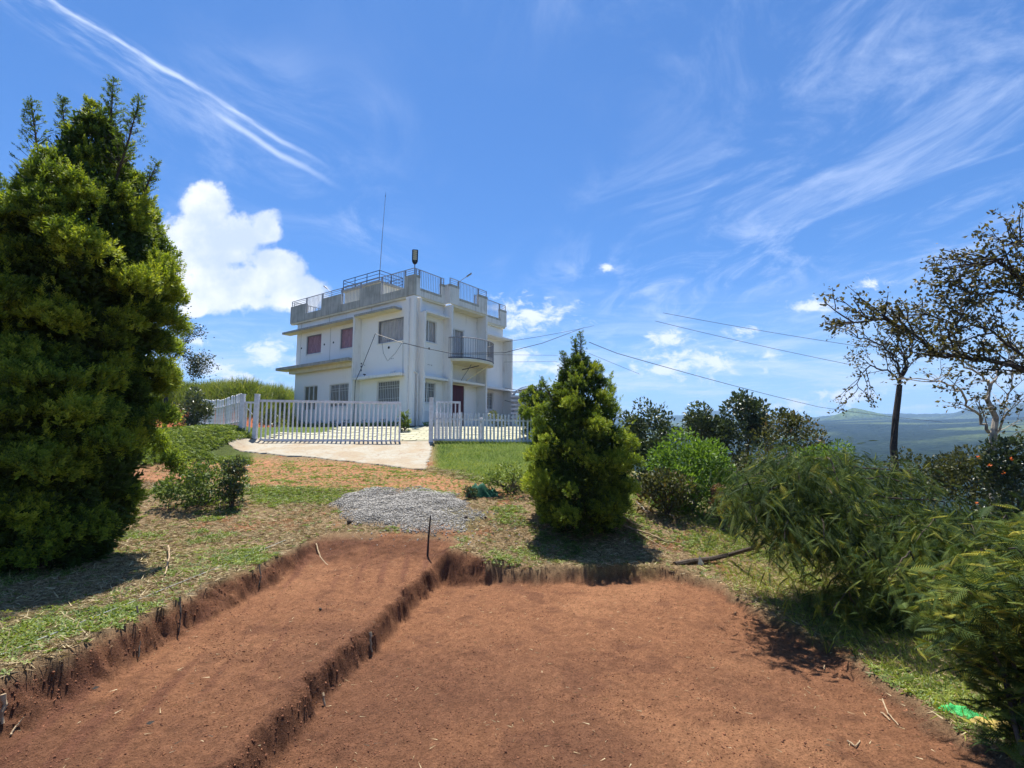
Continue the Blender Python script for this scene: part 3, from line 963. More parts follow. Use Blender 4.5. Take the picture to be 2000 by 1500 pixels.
for q in LW + LG: window('x', WX, *q)
for q in RA: window('y', WX, *q)
for q in RB: window('y', WX + .1, *q)
for q in RD: window('y', WX + .6, *q)
# door
dr = hb((DOOR[0], DOOR[1], WX + .14, WX + .20, DOOR[2], DOOR[3])).build('door', M['door'], house)
for i in range(9):
    s = DOOR[0] + .06 + (DOOR[1] - DOOR[0] - .12) * i / 9
    hb((s + .004, s + (DOOR[1] - DOOR[0] - .12) / 9 - .004, WX + .12, WX + .139, DOOR[2] + .05, DOOR[3] - .08)).build('door_plank', M['door'], dr)
hb((3.62, 3.66, WX + .09, WX + .119, 3.6, 3.85)).build('handle', M['frame'], dr)
part('door_step', hb((2.6, 5.4, -0.55, WX + .099, HZ - .3, HZ + .14)), M['kerb'])
part('door_step', hb((2.7, 5.3, -0.9, -0.551, HZ - .3, HZ + .0)), M['kerb'])
# round vent openings and small bolt holes
for (y, z, r) in ((10.2, 7.74, .055), (7.82, 7.72, .055), (6.93, 7.74, .055), (2.05, 6.90, .07)):
    MB().tube([(WX - .015, y, z - HZ), (WX + .03, y, z - HZ)], r, k=14).build('vent_hole', M['hole'], house)
MB().tube([(1.35, WX - .015, 6.82 - HZ), (1.35, WX + .03, 6.82 - HZ)], .06, k=14).build('vent_hole', M['hole'], house)
for i in range(3):
    MB().tube([(WX - .012, 1.95 - i * .13, 6.28 - HZ), (WX + .01, 1.95 - i * .13, 6.28 - HZ)], .022, k=8).build('bolt_hole', M['hole'], house)
    MB().tube([(1.3 + i * .13, WX - .012, 5.95 - HZ), (1.3 + i * .13, WX + .01, 5.95 - HZ)], .022, k=8).build('bolt_hole', M['hole'], house)
part('wall_panel', hb((0.75, 2.1, WX - .02, WX - .001, 2.9, 3.5)), M['frame'])
# downpipes
for pts in ([(-.02, .30, HZ), (-.02, .30, 9.3)],):
    part('downpipe', MB().tube([(x, y, z - HZ) for x, y, z in pts], .04, k=8), M['pipe'])
part('downpipe', MB().tube([(0.35, -.03, 0), (0.35, -.03, 5.35 - HZ), (.1, -.03, 5.42 - HZ)], .035, k=8), M['pipe'])
# meter box
mbx = hb((WX - .14, WX - .001, 4.55, 4.98, 4.15, 4.66)).build('meter_box', M['metalbox'], house)
hb((WX - .146, WX - .141, 4.62, 4.9, 4.25, 4.56)).build('meter_window', M['frame'], mbx)
MB().tube([(WX - .16, 4.76, 4.41 - HZ), (WX - .147, 4.76, 4.41 - HZ)], .06, k=12).build('meter_dial', M['black'], mbx)
# service head and camera on the sunshade
part('service_bracket', MB().tube([(WX - .001, 4.0, 6.1 - HZ), (-.15, 3.85, 6.15 - HZ), (-.15, 3.85, 5.7 - HZ)], .015, k=5), M['rail'])
for z in (5.75, 5.95, 6.12): part('insulator', MB().tube([(-.15, 3.85, z - HZ), (-.15, 3.85, z + .07 - HZ)], .04, k=8), M['railb'])
part('junction_box', hb((-.15, -.02, 1.25, 1.5, 5.401, 5.52)), M['frame'])
cc_ = empty('security_camera', HM @ Vector((-.2, 3.5, 5.40 - HZ)), HR, label='small black security camera standing on the sunshade near the cable bracket', cat='security camera')
MB().tube([(0, 0, 0), (0, 0, .1)], .012, k=6).build('stand', M['black'], cc_)
MB().tube([(0, .08, .13), (0, -.08, .10)], .035, k=10).build('camera_body', M['black'], cc_)

# lightning rod
p = HM @ Vector((1.55, 4.62, 12.1 - HZ))
rod = empty('lightning_rod', p, 0, label='tall thin lightning rod rising from the corner of the roof railing', cat='lightning rod')
MB().tube([(0, 0, -.6), (.02, 0, 0), (.10, 0, 2.2), (.22, 0, 4.7)], [.02, .02, .016, .010], k=6).build('mast', M['rail'], rod)
MB().tube([(.215, 0, 4.6), (.216, 0, 4.64)], .03, k=8).build('collar', M['railb'], rod)
MB().tube([(.22, 0, 4.7), (.225, 0, 4.95)], .009, .002, k=5).build('tip', M['railb'], rod)
# solar lamp on corner pier
p = HM @ Vector((.075, .075, PH - HZ))
lamp = empty('solar_lamp', p, rad(8), label='large black LED solar lamp upright on the near corner of the roof', cat='lamp')
MB().tube([(0, 0, -.2), (0, 0, .62)], .022, k=8).build('pole', M['black'], lamp)
poly = [(-.15, .70), (-.155, 1.30), (-.13, 1.335), (.13, 1.335), (.155, 1.30), (.15, .70), (.10, .59), (.04, .55), (-.04, .55), (-.10, .59)]
mb = MB(); n = len(poly)
mb.v = [(x, -.03, z) for x, z in poly] + [(x, .03, z) for x, z in poly]
mb.f = [list(range(n)), list(range(n, 2 * n))[::-1]] + [[i, n + i, n + (i + 1) % n, (i + 1) % n] for i in range(n)]
hd = mb.build('lamp_head', M['black'], lamp)
for i in range(5):
    z = .79 + i * .107
    MB().box((-.095, -.038, z), (.095, -.031, z + .062)).build('led_panel', M['led'], hd)
for x in (-.03, .03): MB().tube([(x, -.036, .72), (x, -.031, .72)], .012, k=8).build('sensor', M['led'], hd)


def flood(loc, rz, lean, label):
    f = empty('floodlight', loc, rz, label=label, cat='lamp')
    MB().tube([(0, 0, -.3), (0, 0, .25), (lean * .5, 0, .6)], .016, k=6).build('arm', M['rail'], f)
    d = Vector((lean * .5, 0, .35)).normalized(); s_ = Vector((lean * .5, 0, .6)); e_ = s_ + d * .34
    q = Vector((0, 1, 0)) * .07; nrm = d.cross(Vector((0, 1, 0))).normalized() * .025
    mb = MB(); mb.v = [tuple(v) for v in (s_ - q - nrm, s_ + q - nrm, s_ + q + nrm, s_ - q + nrm, e_ - q - nrm, e_ + q - nrm, e_ + q + nrm, e_ - q + nrm)]
    mb.f = [[0, 1, 2, 3], [7, 6, 5, 4], [0, 4, 5, 1], [1, 5, 6, 2], [2, 6, 7, 3], [3, 7, 4, 0]]
    mb.build('lamp_head', M['rail'], f)
    return f


flood(HM @ Vector((.07, 7.1, PH - HZ)), HR + pi / 2, 1.0, 'slim grey floodlight leaning off the left roof parapet')
flood(HM @ Vector((3.0, -.3, PH - HZ)), 0, 1.0, 'small floodlight on the parapet above the balcony')


# cables
def cable(pts, r, label, sag=0.0, group=None):
    P_ = [Vector(p) for p in pts]
    out = []
    for i in range(len(P_) - 1):
        for j in range(10):
            t = j / 10
            q = P_[i].lerp(P_[i + 1], t); q.z -= sag * 4 * t * (1 - t) * (P_[i] - P_[i + 1]).length
            out.append(q)
    out.append(P_[-1])
    o = MB().tube(out, r, k=5).build('cable', M['cable'])
    return tag(o, label, 'cable', group)


def A3(*l): return [at(*q) for q in l]


cable(A3((733, 652, 25.7), (780, 668, 25.3), (825, 679, 25.2), (880, 690, 25.8), (985, 689, 28), (1060, 670, 33), (1140, 640, 40)), .018, 'black cable bundle crossing the front corner below the first floor windows')
cable(A3((985, 668, 30), (1160, 636, 42)), .012, 'thin cable rising right from the balcony side of the house', .005)
cable(A3((733, 652, 25.7), (709, 712, 25.6), (694, 745, 25.7), (690.5, 832, 25.8)), .016, 'black cable dropping from the upper window beside the fin')
cable(A3((744, 654, 25.7), (749, 690, 25.8), (757, 705, 25.9), (772, 690, 25.8), (787, 667, 25.5)), .009, 'thin slack cable looping in a V under the grey curtained window')
cable(A3((787, 667, 25.6), (787, 735, 25.7)), .010, 'thin cable hanging straight down beside the corner pilaster')
cable(A3((884, 692, 26.4), (1090, 694, 40)), .010, 'level cable leaving the house at balcony rail height')
cable(A3((985, 707, 31), (1088, 706, 42)), .010, 'lower level cable leaving the house behind the cypress')
cable(A3((986, 758, 32), (1045, 768, 36)), .02, 'short black cable running from the far house corner towards the cypress')
cable(A3((986, 782, 32), (1022, 792, 30), (1024, 818, 24)), .018, 'black cable sloping down over the white hoop shed')
cable(A3((1150, 668, 40), (1205, 690, 40), (1600, 795, 60), (1840, 824, 75)), .024, 'long power line sloping down right in front of the far hill', .004)
cable(A3((1150, 690, 30), (1250, 731, 32)), .010, 'short cable end showing just right of the cypress top')
cable(A3((1295, 611, 60), (1690, 678, 60)), .024, 'uppermost power line across the open sky', .006)
cable(A3((1280, 627, 60), (1660, 712, 60)), .024, 'second power line just below the uppermost one in the open sky', .006)

# ------------------------------------------------------------------ gate and fences
FM = M['fence']


def gate_bars(root, xs, y, zb, zt, w=.026, d=.02, proto=None, name='bar', lean=0):
    for i, x in enumerate(xs):
        b0, t0 = zb(x), zt(x)
        if proto is None:
            proto = MB().box((-w, -d, 0), (w, d, 1)).build(name, FM, root); q = proto
        else:
            q = copyobj(proto, root)
        q.location = (x, y, b0); q.scale = (1, 1, t0 - b0); q.rotation_euler = (0, rad(lean + (x * .25)), 0)
    return proto


gt = empty('sliding_gate', (-7.05, 20, 1.84), 0, label='long white barred sliding gate closed across most of the driveway', cat='gate')
X0, X1 = -2.78, 2.76
ZB = lambda x: 0.13 - .010 * (x + 2.8)
ZT = lambda x: 1.545 - .016 * (x + 2.8)


def rail3(root, x0, x1, z0, z1, h, name='rail', d=.03, y=0):
    mb = MB()
    mb.v = [(x0, y - d, z0), (x1, y - d, z1), (x1, y + d, z1), (x0, y + d, z0), (x0, y - d, z0 + h), (x1, y - d, z1 + h), (x1, y + d, z1 + h), (x0, y + d, z0 + h)]
    mb.f = [[0, 3, 2, 1], [4, 5, 6, 7], [0, 1, 5, 4], [1, 2, 6, 5], [2, 3, 7, 6], [3, 0, 4, 7]]
    return mb.build(name, FM, root)


rail3(gt, X0, X1, ZT(X0), ZT(X1), .09, 'top_rail', .035)
rail3(gt, X0, X1, ZB(X0) - .09, ZB(X1) - .09, .09, 'bottom_rail', .035)
MB().box((X0, -.03, ZB(X0) + .001), (X0 + .06, .03, ZT(X0) - .001)).build('end_stile', FM, gt)
MB().box((X1 - .06, -.03, ZB(X1) + .001), (X1, .03, ZT(X1) - .001)).build('end_stile', FM, gt)
gate_bars(gt, np.linspace(X0 + .2, X1 - .2, 31), 0, lambda x: ZB(x) + .001, lambda x: ZT(x) - .001)
for x in (X0 + .6, X1 - .6): MB().tube([(x, -.02, -.045), (x, .02, -.045)], .05, k=12).build('wheel', M['railb'], gt)
# posts left of the gate
for (xb, xt, label) in ((470, 474.5, 'left one of the two white posts beside the small fixed panel'), (497, 503, 'white post between the small panel and the sliding gate')):
    pb, pt = at(xb, 858, 19.9), at(xt, 771, 19.9)
    e = empty('gate_post', (pb.x, 19.9, pb.z - .1), 0, label=label, cat='gate post', group='white posts of the gate')
    lx = pt.x - pb.x
    mb = MB(); hh = pt.z - pb.z + .1
    mb.v = [(-.075, -.075, 0), (.075, -.075, 0), (.075, .075, 0), (-.075, .075, 0), (lx - .075, -.075, hh), (lx + .075, -.075, hh), (lx + .075, .075, hh), (lx - .075, .075, hh)]
    mb.f = [[0, 3, 2, 1], [4, 5, 6, 7], [0, 1, 5, 4], [1, 2, 6, 5], [2, 3, 7, 6], [3, 0, 4, 7]]
    mb.build('post', FM, e)
    MB().box((lx - .085, -.085, hh + .001), (lx + .085, .085, hh + .03)).build('post_cap', FM, e)
e = empty('fence_panel', (-10.15, 19.95, 1.9), 0, label='short white fixed panel with two uprights and a diagonal brace', cat='fence')
rail3(e, -.20, .20, 1.42, 1.42, .07, 'top_rail'); rail3(e, -.2, .2, .10, .10, .07, 'bottom_rail')
for x in (-.08, .08): MB().box((x - .03, -.02, .171), (x + .03, .02, 1.419)).build('bar', FM, e)
MB().tube([(-.12, -.03, 1.35), (.18, -.03, 1.0)], .016, k=6).build('brace', FM, e)


def picket_mesh(w, h, d=.018):
    mb = MB(); poly = [(-w, 0), (w, 0), (w, h - .05), (w * .55, h - .012), (0, h), (-w * .55, h - .012), (-w, h - .05)]
    n = len(poly)
    mb.v = [(x, -d, z) for x, z in poly] + [(x, d, z) for x, z in poly]
    mb.f = [list(range(n)), list(range(n, 2 * n))[::-1]] + [[i, n + i, n + (i + 1) % n, (i + 1) % n] for i in range(n)]
    return mb


# left picket fence receding from the post
P0 = at(467, 838, 20.2); P1 = P0 + Vector((-5.8, 6.1, 1.0))
fl = empty('picket_fence', P0, 0, label='grey white picket fence running back from the left gate post under the grassy bank', cat='fence')
proto = picket_mesh(.024, 1.32).build('picket', FM, fl)
n = 40
pts = []
for i in range(n):
    t = i / n
    p = P0.lerp(P1, t); p.z = gz(p.x, p.y) + .06 - .10 * t
    pts.append(p.copy())
    q = proto if i == 0 else copyobj(proto, fl)
    q.location = p - P0; q.rotation_euler = (rad(random.uniform(-1, 1)), rad(random.uniform(-1.5, 1.5)), math.atan2(P1.y - P0.y, P1.x - P0.x)); q.scale = (1, 1, random.uniform(.985, 1.015))
for zo in (.22, .98):
    MB().tube([p - P0 + Vector((.02, .0, zo)) for p in pts[::4]], .03, k=4).build('rail', FM, fl)
for i in (9, 21, 33):
    MB().box((-.05, -.05, -.2), (.05, .05, 1.25)).build('fence_post', FM, fl).location = pts[i] - P0 + Vector((.05, .06, 0))

# right picket fence
fr = empty('picket_fence', (-3.08, 20, 1.84), 0, label='white picket fence with pointed tops along the lawn right of the driveway', cat='fence')
proto = picket_mesh(.034, 1.10).build('picket', FM, fr)
for i in range(29):
    q = proto if i == 0 else copyobj(proto, fr)
    x = .13 + i * .1415
    q.location = (x, -.03, .06 - .004 * i); q.rotation_euler = (rad(random.uniform(-.8, .8)), rad(random.uniform(-1.2, 1.2)), 0)
    q.scale = (1, 1, random.uniform(.98, 1.02))
rail3(fr, .05, 4.15, .86, .76, .07, 'rail', .02, .012); rail3(fr, .05, 4.15, .05, .0, .08, 'rail', .02, .012)
for x, h in ((1.90, .95), (3.83, .9)): MB().box((x - .05, .034, -.3), (x + .05, .12, h)).build('fence_post', FM, fr)
e = empty('gate_post', (-3.10, 19.93, 1.74), 0, label='square white post at the right side of the driveway opening', cat='gate post', group='white posts of the gate')
MB().box((-.075, -.075, 0), (.075, .075, 1.78)).build('post', FM, e)
MB().box((-.085, -.085, 1.781), (.085, .085, 1.81)).build('post_cap', FM, e)
e = empty('wicket_gate', (-2.96, 20.22, 1.86), 0, label='small white wicket gate standing just behind the picket fence beside the post', cat='gate')
rail3(e, 0, .95, 1.50, 1.48, .08, 'top_rail'); rail3(e, 0, .95, .02, .02, .08, 'bottom_rail')
for x in (0, .88): MB().box((x, -.03, .101), (x + .07, .03, 1.479)).build('stile', FM, e)
for i in range(5): MB().box((.15 + i * .145, -.018, .101), (.19 + i * .145, .018, 1.479)).build('bar', FM, e)

# ------------------------------------------------------------------ driveway ramp (draped slab) and yard pavers
dxs = np.linspace(-10.6, -2.6, 120); dys = np.linspace(15.2, 20.05, 80)
DX, DY = np.meshgrid(dxs, dys)
lo_y = np.interp(DX, [-10.3, -7.5, -5.0, -3.0, -2.6], [18.3, 17.4, 16.6, 15.75, 15.7]) + 0.10 * fbm(DX * 2, DX * 0 + 1, 3)
DZ = hbase(DX, DY) + 0.028 + 0.012 * fbm(DX * 3, DY * 3, 3)
lx_ = np.interp(DY, [15, 20.1], [-11.2, -9.75]) + .1 * fbm(DY * 2, DY * 0, 2)
rx_ = np.interp(DY, [15, 20.1], [-2.45, -3.0]) + .08 * fbm(DY * 2, DY * 0 + 4, 2)
ok = (DY > lo_y) & (DX > lx_) & (DX < rx_)
iy, ix = DX.shape
idx = np.arange(iy * ix).reshape(iy, ix)
okq = ok[:-1, :-1] & ok[1:, 1:] & ok[1:, :-1] & ok[:-1, 1:]
F = np.stack([idx[:-1, :-1], idx[:-1, 1:], idx[1:, 1:], idx[1:, :-1]], -1)[okq]
V = np.stack([DX, DY, DZ], -1).reshape(-1, 3)
# skirt
edge = {}
for q in F:
    for a, b_ in ((0, 1), (1, 2), (2, 3), (3, 0)):
        k = (q[a], q[b_]); r = (q[b_], q[a])
        if r in edge: del edge[r]
        else: edge[k] = 1
ev = [k for k in edge]
base = len(V)
sk, vv, mp = [], [], {}
for a, b_ in ev:
    for q in (a, b_):
        if q not in mp:
            mp[q] = base + len(vv); vv.append(V[q] - np.array((0, 0, .14)))
    sk.append((a, mp[a], mp[b_], b_))
V = np.concatenate([V, np.array(vv)]); F = np.concatenate([F, np.array(sk)])
used = np.unique(F); remap = -np.ones(len(V), int); remap[used] = np.arange(len(used))
gm, g, b = base_mat('worn_concrete')
tcd = g.n('ShaderNodeTexCoord').outputs['Object']
na = g.noise(tcd, 1.1, 6, 0.6); nb = g.noise(g.v('MULTIPLY', tcd, (1, 3, 1)), 7, 6, 0.7); vo = g.n('ShaderNodeTexVoronoi', feature='DISTANCE_TO_EDGE')
g.put(vo.inputs['Vector'], g.v('ADD', g.v('MULTIPLY', tcd, (1, 1.3, 1)), g.xyz(g.m('MULTIPLY', na, .8), g.m('MULTIPLY', nb, .3), 0.0))); vo.inputs['Scale'].default_value = 1.5
cq = g.mix(g.ss(na, .4, .65), (0.33, 0.31, 0.25), (0.30, 0.24, 0.16))
cq = g.mix(g.ss(nb, .44, .66, 0, .8), cq, (0.27, 0.20, 0.12))
cq = g.mix(g.ss(vo.outputs[0], .03, .0, 0, .55), cq, (0.22, 0.14, 0.09))
g.put(b.inputs['Base Color'], cq); b.inputs['Roughness'].default_value = .9
bp = g.n('ShaderNodeBump'); bp.inputs['Strength'].default_value = .6; bp.inputs['Distance'].default_value = .02; g.put(bp.inputs['Height'], nb); g.put(b.inputs['Normal'], bp.outputs[0])
drv = meshobj('driveway', V[used], remap[F], gm, smooth=False)
tag(drv, kind='structure')

yard = empty('paving', (-5, 20.6, 2.0), 0, kind='structure')
rows = np.arange(20.25, 24.3, .30)
pr = None
cnt = 0
for r, y in enumerate(rows):
    for ix_ in range(26):
        x = -9.7 + ix_ * .52 + (.26 if r % 2 else 0)
        if x > 1.2 or (x < -8 and y > 22.3): continue
        # keep clear of the house footprint
        lp = HM.inverted() @ Vector((x, y, HZ))
        if lp.x > -1.6 and lp.y > -1.6: continue
        z = gz(x, y)
        if pr is None:
            pr = MB().box((-.25, -.105, -.05), (.25, .105, .035)).build('paver', M['pave'], yard); q = pr
        else:
            q = copyobj(pr, yard)
        q.location = (x + 5 + random.uniform(-.01, .01), y - 20.6, z - 2.0 + .012)
        q.rotation_euler = (math.atan(.165), 0, rad(random.uniform(-1.5, 1.5)))
        cnt += 1
# dark kerb round the planting strip in front of the house
kb = empty('kerb', HM @ Vector((-1.2, -1.2, 0)), HR, kind='structure')
pr = None
for i in range(30):
    for ax in (0, 1):
        if ax == 0 and i > 22: continue
        if ax == 1 and (i > 26 or 8 < i < 14): continue
        p = Vector((i * .38, 0, 0)) if ax == 0 else Vector((0, i * .38 + .2, 0))
        if pr is None: pr = MB().box((-.18, -.06, -.25), (.18, .06, .10)).build('kerb_stone', M['kerb'], kb); q = pr
        else: q = copyobj(pr, kb)
        w = HM @ (Vector((-1.2, -1.2, 0)) + p)
        q.location = (p.x, p.y, gz(w.x, w.y) - HZ); q.rotation_euler = (0, 0, pi / 2 * ax)

# hoop shed far right of house
e = empty('hoop_shed', (.2, 33, 3.2), rad(10), label='white hoop shed with louvred end behind the picket fence right of the house', cat='shed')
for k in range(7):
    MB().box((-.45, -1.0, .15 + k * .26), (.55, -.93, .27 + k * .26)).build('louvre', M['glasswhite'], e)
for yv in (-1.05, -.2, .8):
    MB().tube([(1.0 * cos(t) + .8, yv, 1.6 + .55 * sin(t)) for t in np.linspace(0, pi, 12)], .02, k=5).build('hoop', M['rail'], e)
mb = MB()
ts = np.linspace(0, pi, 14)
for i in range(13):
    a, b_ = ts[i], ts[i + 1]
    mb.quad((cos(a) + .8, -.9, 1.55 + .5 * sin(a)), (cos(b_) + .8, -.9, 1.55 + .5 * sin(b_)), (cos(b_) + .8, 1.2, 1.55 + .5 * sin(b_)), (cos(a) + .8, 1.2, 1.55 + .5 * sin(a)))
mb.build('cover', M['glasswhite'], e)
MB().box((-.2, -.8, -.6), (1.8, 1.1, 1.55)).build('shed_wall', M['glasswhite'], e)

# ------------------------------------------------------------------ foliage engine


def rotframe(d, roll):
    """frames with local +Z along d"""
    d = d / np.linalg.norm(d, axis=1, keepdims=True)
    up = np.tile(np.array([0.0, 0.0, 1.0]), (len(d), 1))
    up[np.abs(d[:, 2]) > .97] = (1, 0, 0)
    a = np.cross(up, d); a /= np.linalg.norm(a, axis=1, keepdims=True)
    b_ = np.cross(d, a)
    ca, sa = np.cos(roll)[:, None], np.sin(roll)[:, None]
    a2 = a * ca + b_ * sa; b2 = -a * sa + b_ * ca
    return np.stack([a2, b2, d], -1)          # columns


def scatter(tv, tf, tt, pos, d, scale, tint, roll=None):
    n = len(pos)
    if roll is None: roll = rng.random(n) * 2 * pi
    Rm = rotframe(d, roll)
    sc = scale[:, None, None] if scale.ndim == 1 else scale[:, None, :]
    V = np.einsum('nij,nkj->nki', Rm, tv[None] * sc) + pos[:, None]
    F = (tf[None] + (np.arange(n) * len(tv))[:, None, None]).reshape(-1, tf.shape[1])
    t = np.clip(tint[:, None] + tt[None], 0, 1).reshape(-1)
    return V.reshape(-1, 3), F, t


def join(parts):
    V, F, T_ = [], [], []
    o = 0
    for v, f, t in parts:
        V.append(v); F.append(f + o); T_.append(t); o += len(v)
    return np.concatenate(V), np.concatenate(F), np.concatenate(T_)


def tmpl_spray(nt=9, seed=0):
    """scale-leaf twig: thin triangles fanning off a stem, tips lighter"""
    r = np.random.default_rng(seed)
    v, f, t = [], [], []
    for i in range(nt):
        h = (i + .5) / nt
        a = i * 2.4 + r.random() * .6
        L = (.62 - .38 * h) * (0.8 + .4 * r.random())
        z0 = h * .8
        dx_, dy_ = cos(a), sin(a) * .55
        tip = np.array((dx_ * L, dy_ * L, z0 + L * .75))
        w = .095
        b0 = np.array((0, 0, z0)); mid = b0 * .45 + tip * .55
        sd = np.array((-dy_, dx_, 0.3)) * w
        n = len(v)
        v += [b0, mid + sd, tip, mid - sd]; f += [(n, n + 1, n + 2), (n, n + 2, n + 3)]
        t += [-.28, -.02, .16, -.02]
    n = len(v)
    v += [np.array((-.03, 0, 0)), np.array((.03, 0, 0)), np.array((0, 0, 1.1))]; f.append((n, n + 1, n + 2)); t += [-.3, -.3, .2]
    return np.array(v), np.array(f), np.array(t)


def tmpl_leaf(w=.28, fold=.12):
    v = np.array([(0, 0, 0), (w, fold, .42), (0, 0, 1), (-w, fold, .42), (0, -.02, .5)], float)
    f = np.array([(0, 1, 4), (1, 2, 4), (2, 3, 4), (3, 0, 4)])
    return v, f, np.zeros(5)


def tmpl_frond(n=13, L=.34, w=.016):
    """pinnate frond, axis along z, arching in -y"""
    v, f, t = [], [], []

    def ax(h): return np.array((0, -.28 * h * h, h))
    for i in range(n):
        h = .08 + .9 * i / n
        p = ax(h); l = L * math.sin(min(1, .25 + h) * pi * .80) + .06
        for s in (-1, 1):
            tip = p + np.array((s * l * .72, -.22 * l, l * .62))
            k = len(v)
            v += [p + (0, 0, -w), tip, p + (0, 0.01, w)]
            f += [(k, k + 1, k + 2)]; t += [-.1, .12, 0]
    k = len(v)
    v += [ax(0) + (-.010, 0, 0), ax(0) + (.010, 0, 0), ax(.55), ax(1.0)]
    f += [(k, k + 1, k + 2), (k + 1, k + 3, k + 2)]; t += [.25] * 4
    return np.array(v), np.array(f), np.array(t)


def tmpl_blade(w=.03, bend=.35):
    v = np.array([(-w, 0, 0), (w, 0, 0), (w * .7, bend * .25, .5), (-w * .7, bend * .25, .5), (0, bend, .95)], float)
    f = np.array([(0, 1, 2), (0, 2, 3), (3, 2, 4)])
    return v, f, np.array([-.15, -.15, 0, 0, .2])


def randdir(n, up=0.0, spread=1.0):
    d = rng.normal(size=(n, 3)) * spread
    d[:, 2] += up
    return d / np.linalg.norm(d, axis=1, keepdims=True)


SPR = [tmpl_spray(9, s) for s in range(3)]


def cypress(base, prof, nclump, nspray, size, label, leaders, lean=(0, 0), squash=1.0, extra=(), leafs=M['cyp'], trunk_r=.10, group=None):
    """prof: list of (height, radius). Clumps of upright sprays on the crown surface, real gaps between."""
    base = Vector(base)
    root = empty('cypress_tree', base, 0, label=label, cat='tree', group=group)
    hs, rs = [p[0] for p in prof], [p[1] for p in prof]
    H = hs[-1]
    dense = np.linspace(hs[0], H, 200); rd = np.interp(dense, hs, rs)
    cdf = np.cumsum(rd + .12); cdf /= cdf[-1]
    hc = np.interp(rng.random(nclump), cdf, dense)
    ac = rng.random(nclump) * 2 * pi
    rc0 = np.interp(hc, hs, rs)
    depth = np.where(rng.random(nclump) < .75, 1 - .30 * rng.random(nclump), .35 + .5 * rng.random(nclump))
    lob = 1 + .10 * np.sin(ac * 3 + hc * 2.2) + .08 * np.sin(ac * 5 - hc * 3.1)
    rc = rc0 * depth * lob
    cx = rc * np.cos(ac) + lean[0] * hc / H; cy = rc * np.sin(ac) * squash + lean[1] * hc / H
    csz = (0.55 + .8 * rng.random(nclump)) * np.clip(rc0 * .30, .12, .32)
    if len(extra):
        ex = np.array(extra, float)
        cx = np.concatenate([cx, ex[:, 0]]); cy = np.concatenate([cy, ex[:, 1]]); hc = np.concatenate([hc, ex[:, 2]]); csz = np.concatenate([csz, ex[:, 3]])
        ac = np.concatenate([ac, np.arctan2(ex[:, 1], ex[:, 0])]); depth = np.concatenate([depth, np.ones(len(ex))]); nclump += len(ex)
    w = csz ** 2; w = w / w.sum()
    ci = rng.choice(nclump, nspray, p=w)
    d = randdir(nspray)
    out = np.stack([np.cos(ac[ci]), np.sin(ac[ci]), np.full(nspray, .35)], 1)
    d = d + out * .75; d[:, 2] += .35
    d /= np.linalg.norm(d, axis=1, keepdims=True)
    rad_ = csz[ci] * (.25 + .75 * rng.random(nspray) ** .5)
    pos = np.stack([cx[ci], cy[ci], hc[ci]], 1) + d * rad_[:, None] * np.array((1, 1, .72))
    dd = d * .55 + out * .35 + rng.normal(size=(nspray, 3)) * .22; dd[:, 2] += .55
    ctint = rng.random(nclump)
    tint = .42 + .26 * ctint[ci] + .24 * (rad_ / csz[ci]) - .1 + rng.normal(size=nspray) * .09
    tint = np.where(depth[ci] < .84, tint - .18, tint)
    parts = []
    sc = size * (.6 + .7 * rng.random(nspray))
    for k in range(3):
        m_ = np.arange(nspray) % 3 == k
        parts.append(scatter(*SPR[k], pos[m_], dd[m_], sc[m_], tint[m_]))
    # pointed shoots standing out of the clumps
    ns = int(nclump * 1.5); cs_ = rng.integers(0, nclump, ns)
    an_ = ac[cs_] + rng.normal(size=ns) * .7
    sd_ = np.stack([np.cos(an_) * .55, np.sin(an_) * .55, .75 + .4 * rng.random(ns)], 1); sd_ /= np.linalg.norm(sd_, axis=1, keepdims=True)
    sb_ = np.stack([cx[cs_], cy[cs_], hc[cs_]], 1) + sd_ * (csz[cs_] * .55)[:, None] + rng.normal(size=(ns, 3)) * (csz[cs_] * .3)[:, None]
    kk = 9; hh_ = np.tile(np.arange(kk) / kk, ns); id_ = np.repeat(np.arange(ns), kk)
    Ls = csz[cs_][id_] * (.8 + .5 * rng.random(ns)[id_])
    pp_ = sb_[id_] + sd_[id_] * (hh_ * Ls)[:, None] + rng.normal(size=(ns * kk, 3)) * ((1 - hh_) * csz[cs_][id_] * .10)[:, None]
    parts.append(scatter(*SPR[1], pp_, sd_[id_] + rng.normal(size=(ns * kk, 3)) * (.45 * (1 - hh_))[:, None], size * (1.0 - .45 * hh_), .62 + .2 * ctint[cs_][id_] + rng.normal(size=ns * kk) * .08))
    # inner foliage, coarse and tinted darker
    ni = nspray // 7
    hi = np.interp(rng.random(ni), cdf, dense); ai = rng.random(ni) * 2 * pi; ri = np.interp(hi, hs, rs) * (.35 + .50 * rng.random(ni) ** .6)
    pi_ = np.stack([ri * np.cos(ai) + lean[0] * hi / H, ri * np.sin(ai) * squash + lean[1] * hi / H, hi - size], 1)
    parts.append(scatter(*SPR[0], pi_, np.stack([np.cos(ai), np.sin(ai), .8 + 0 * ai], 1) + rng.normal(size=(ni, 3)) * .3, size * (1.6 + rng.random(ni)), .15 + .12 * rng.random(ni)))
    # leaders with sparse sprays
    tr = MB()
    tr.tube([(0, 0, -.15), (lean[0] * .3, lean[1] * .3, H * .4), (lean[0], lean[1], H * .93)], trunk_r, trunk_r * .15, k=8)
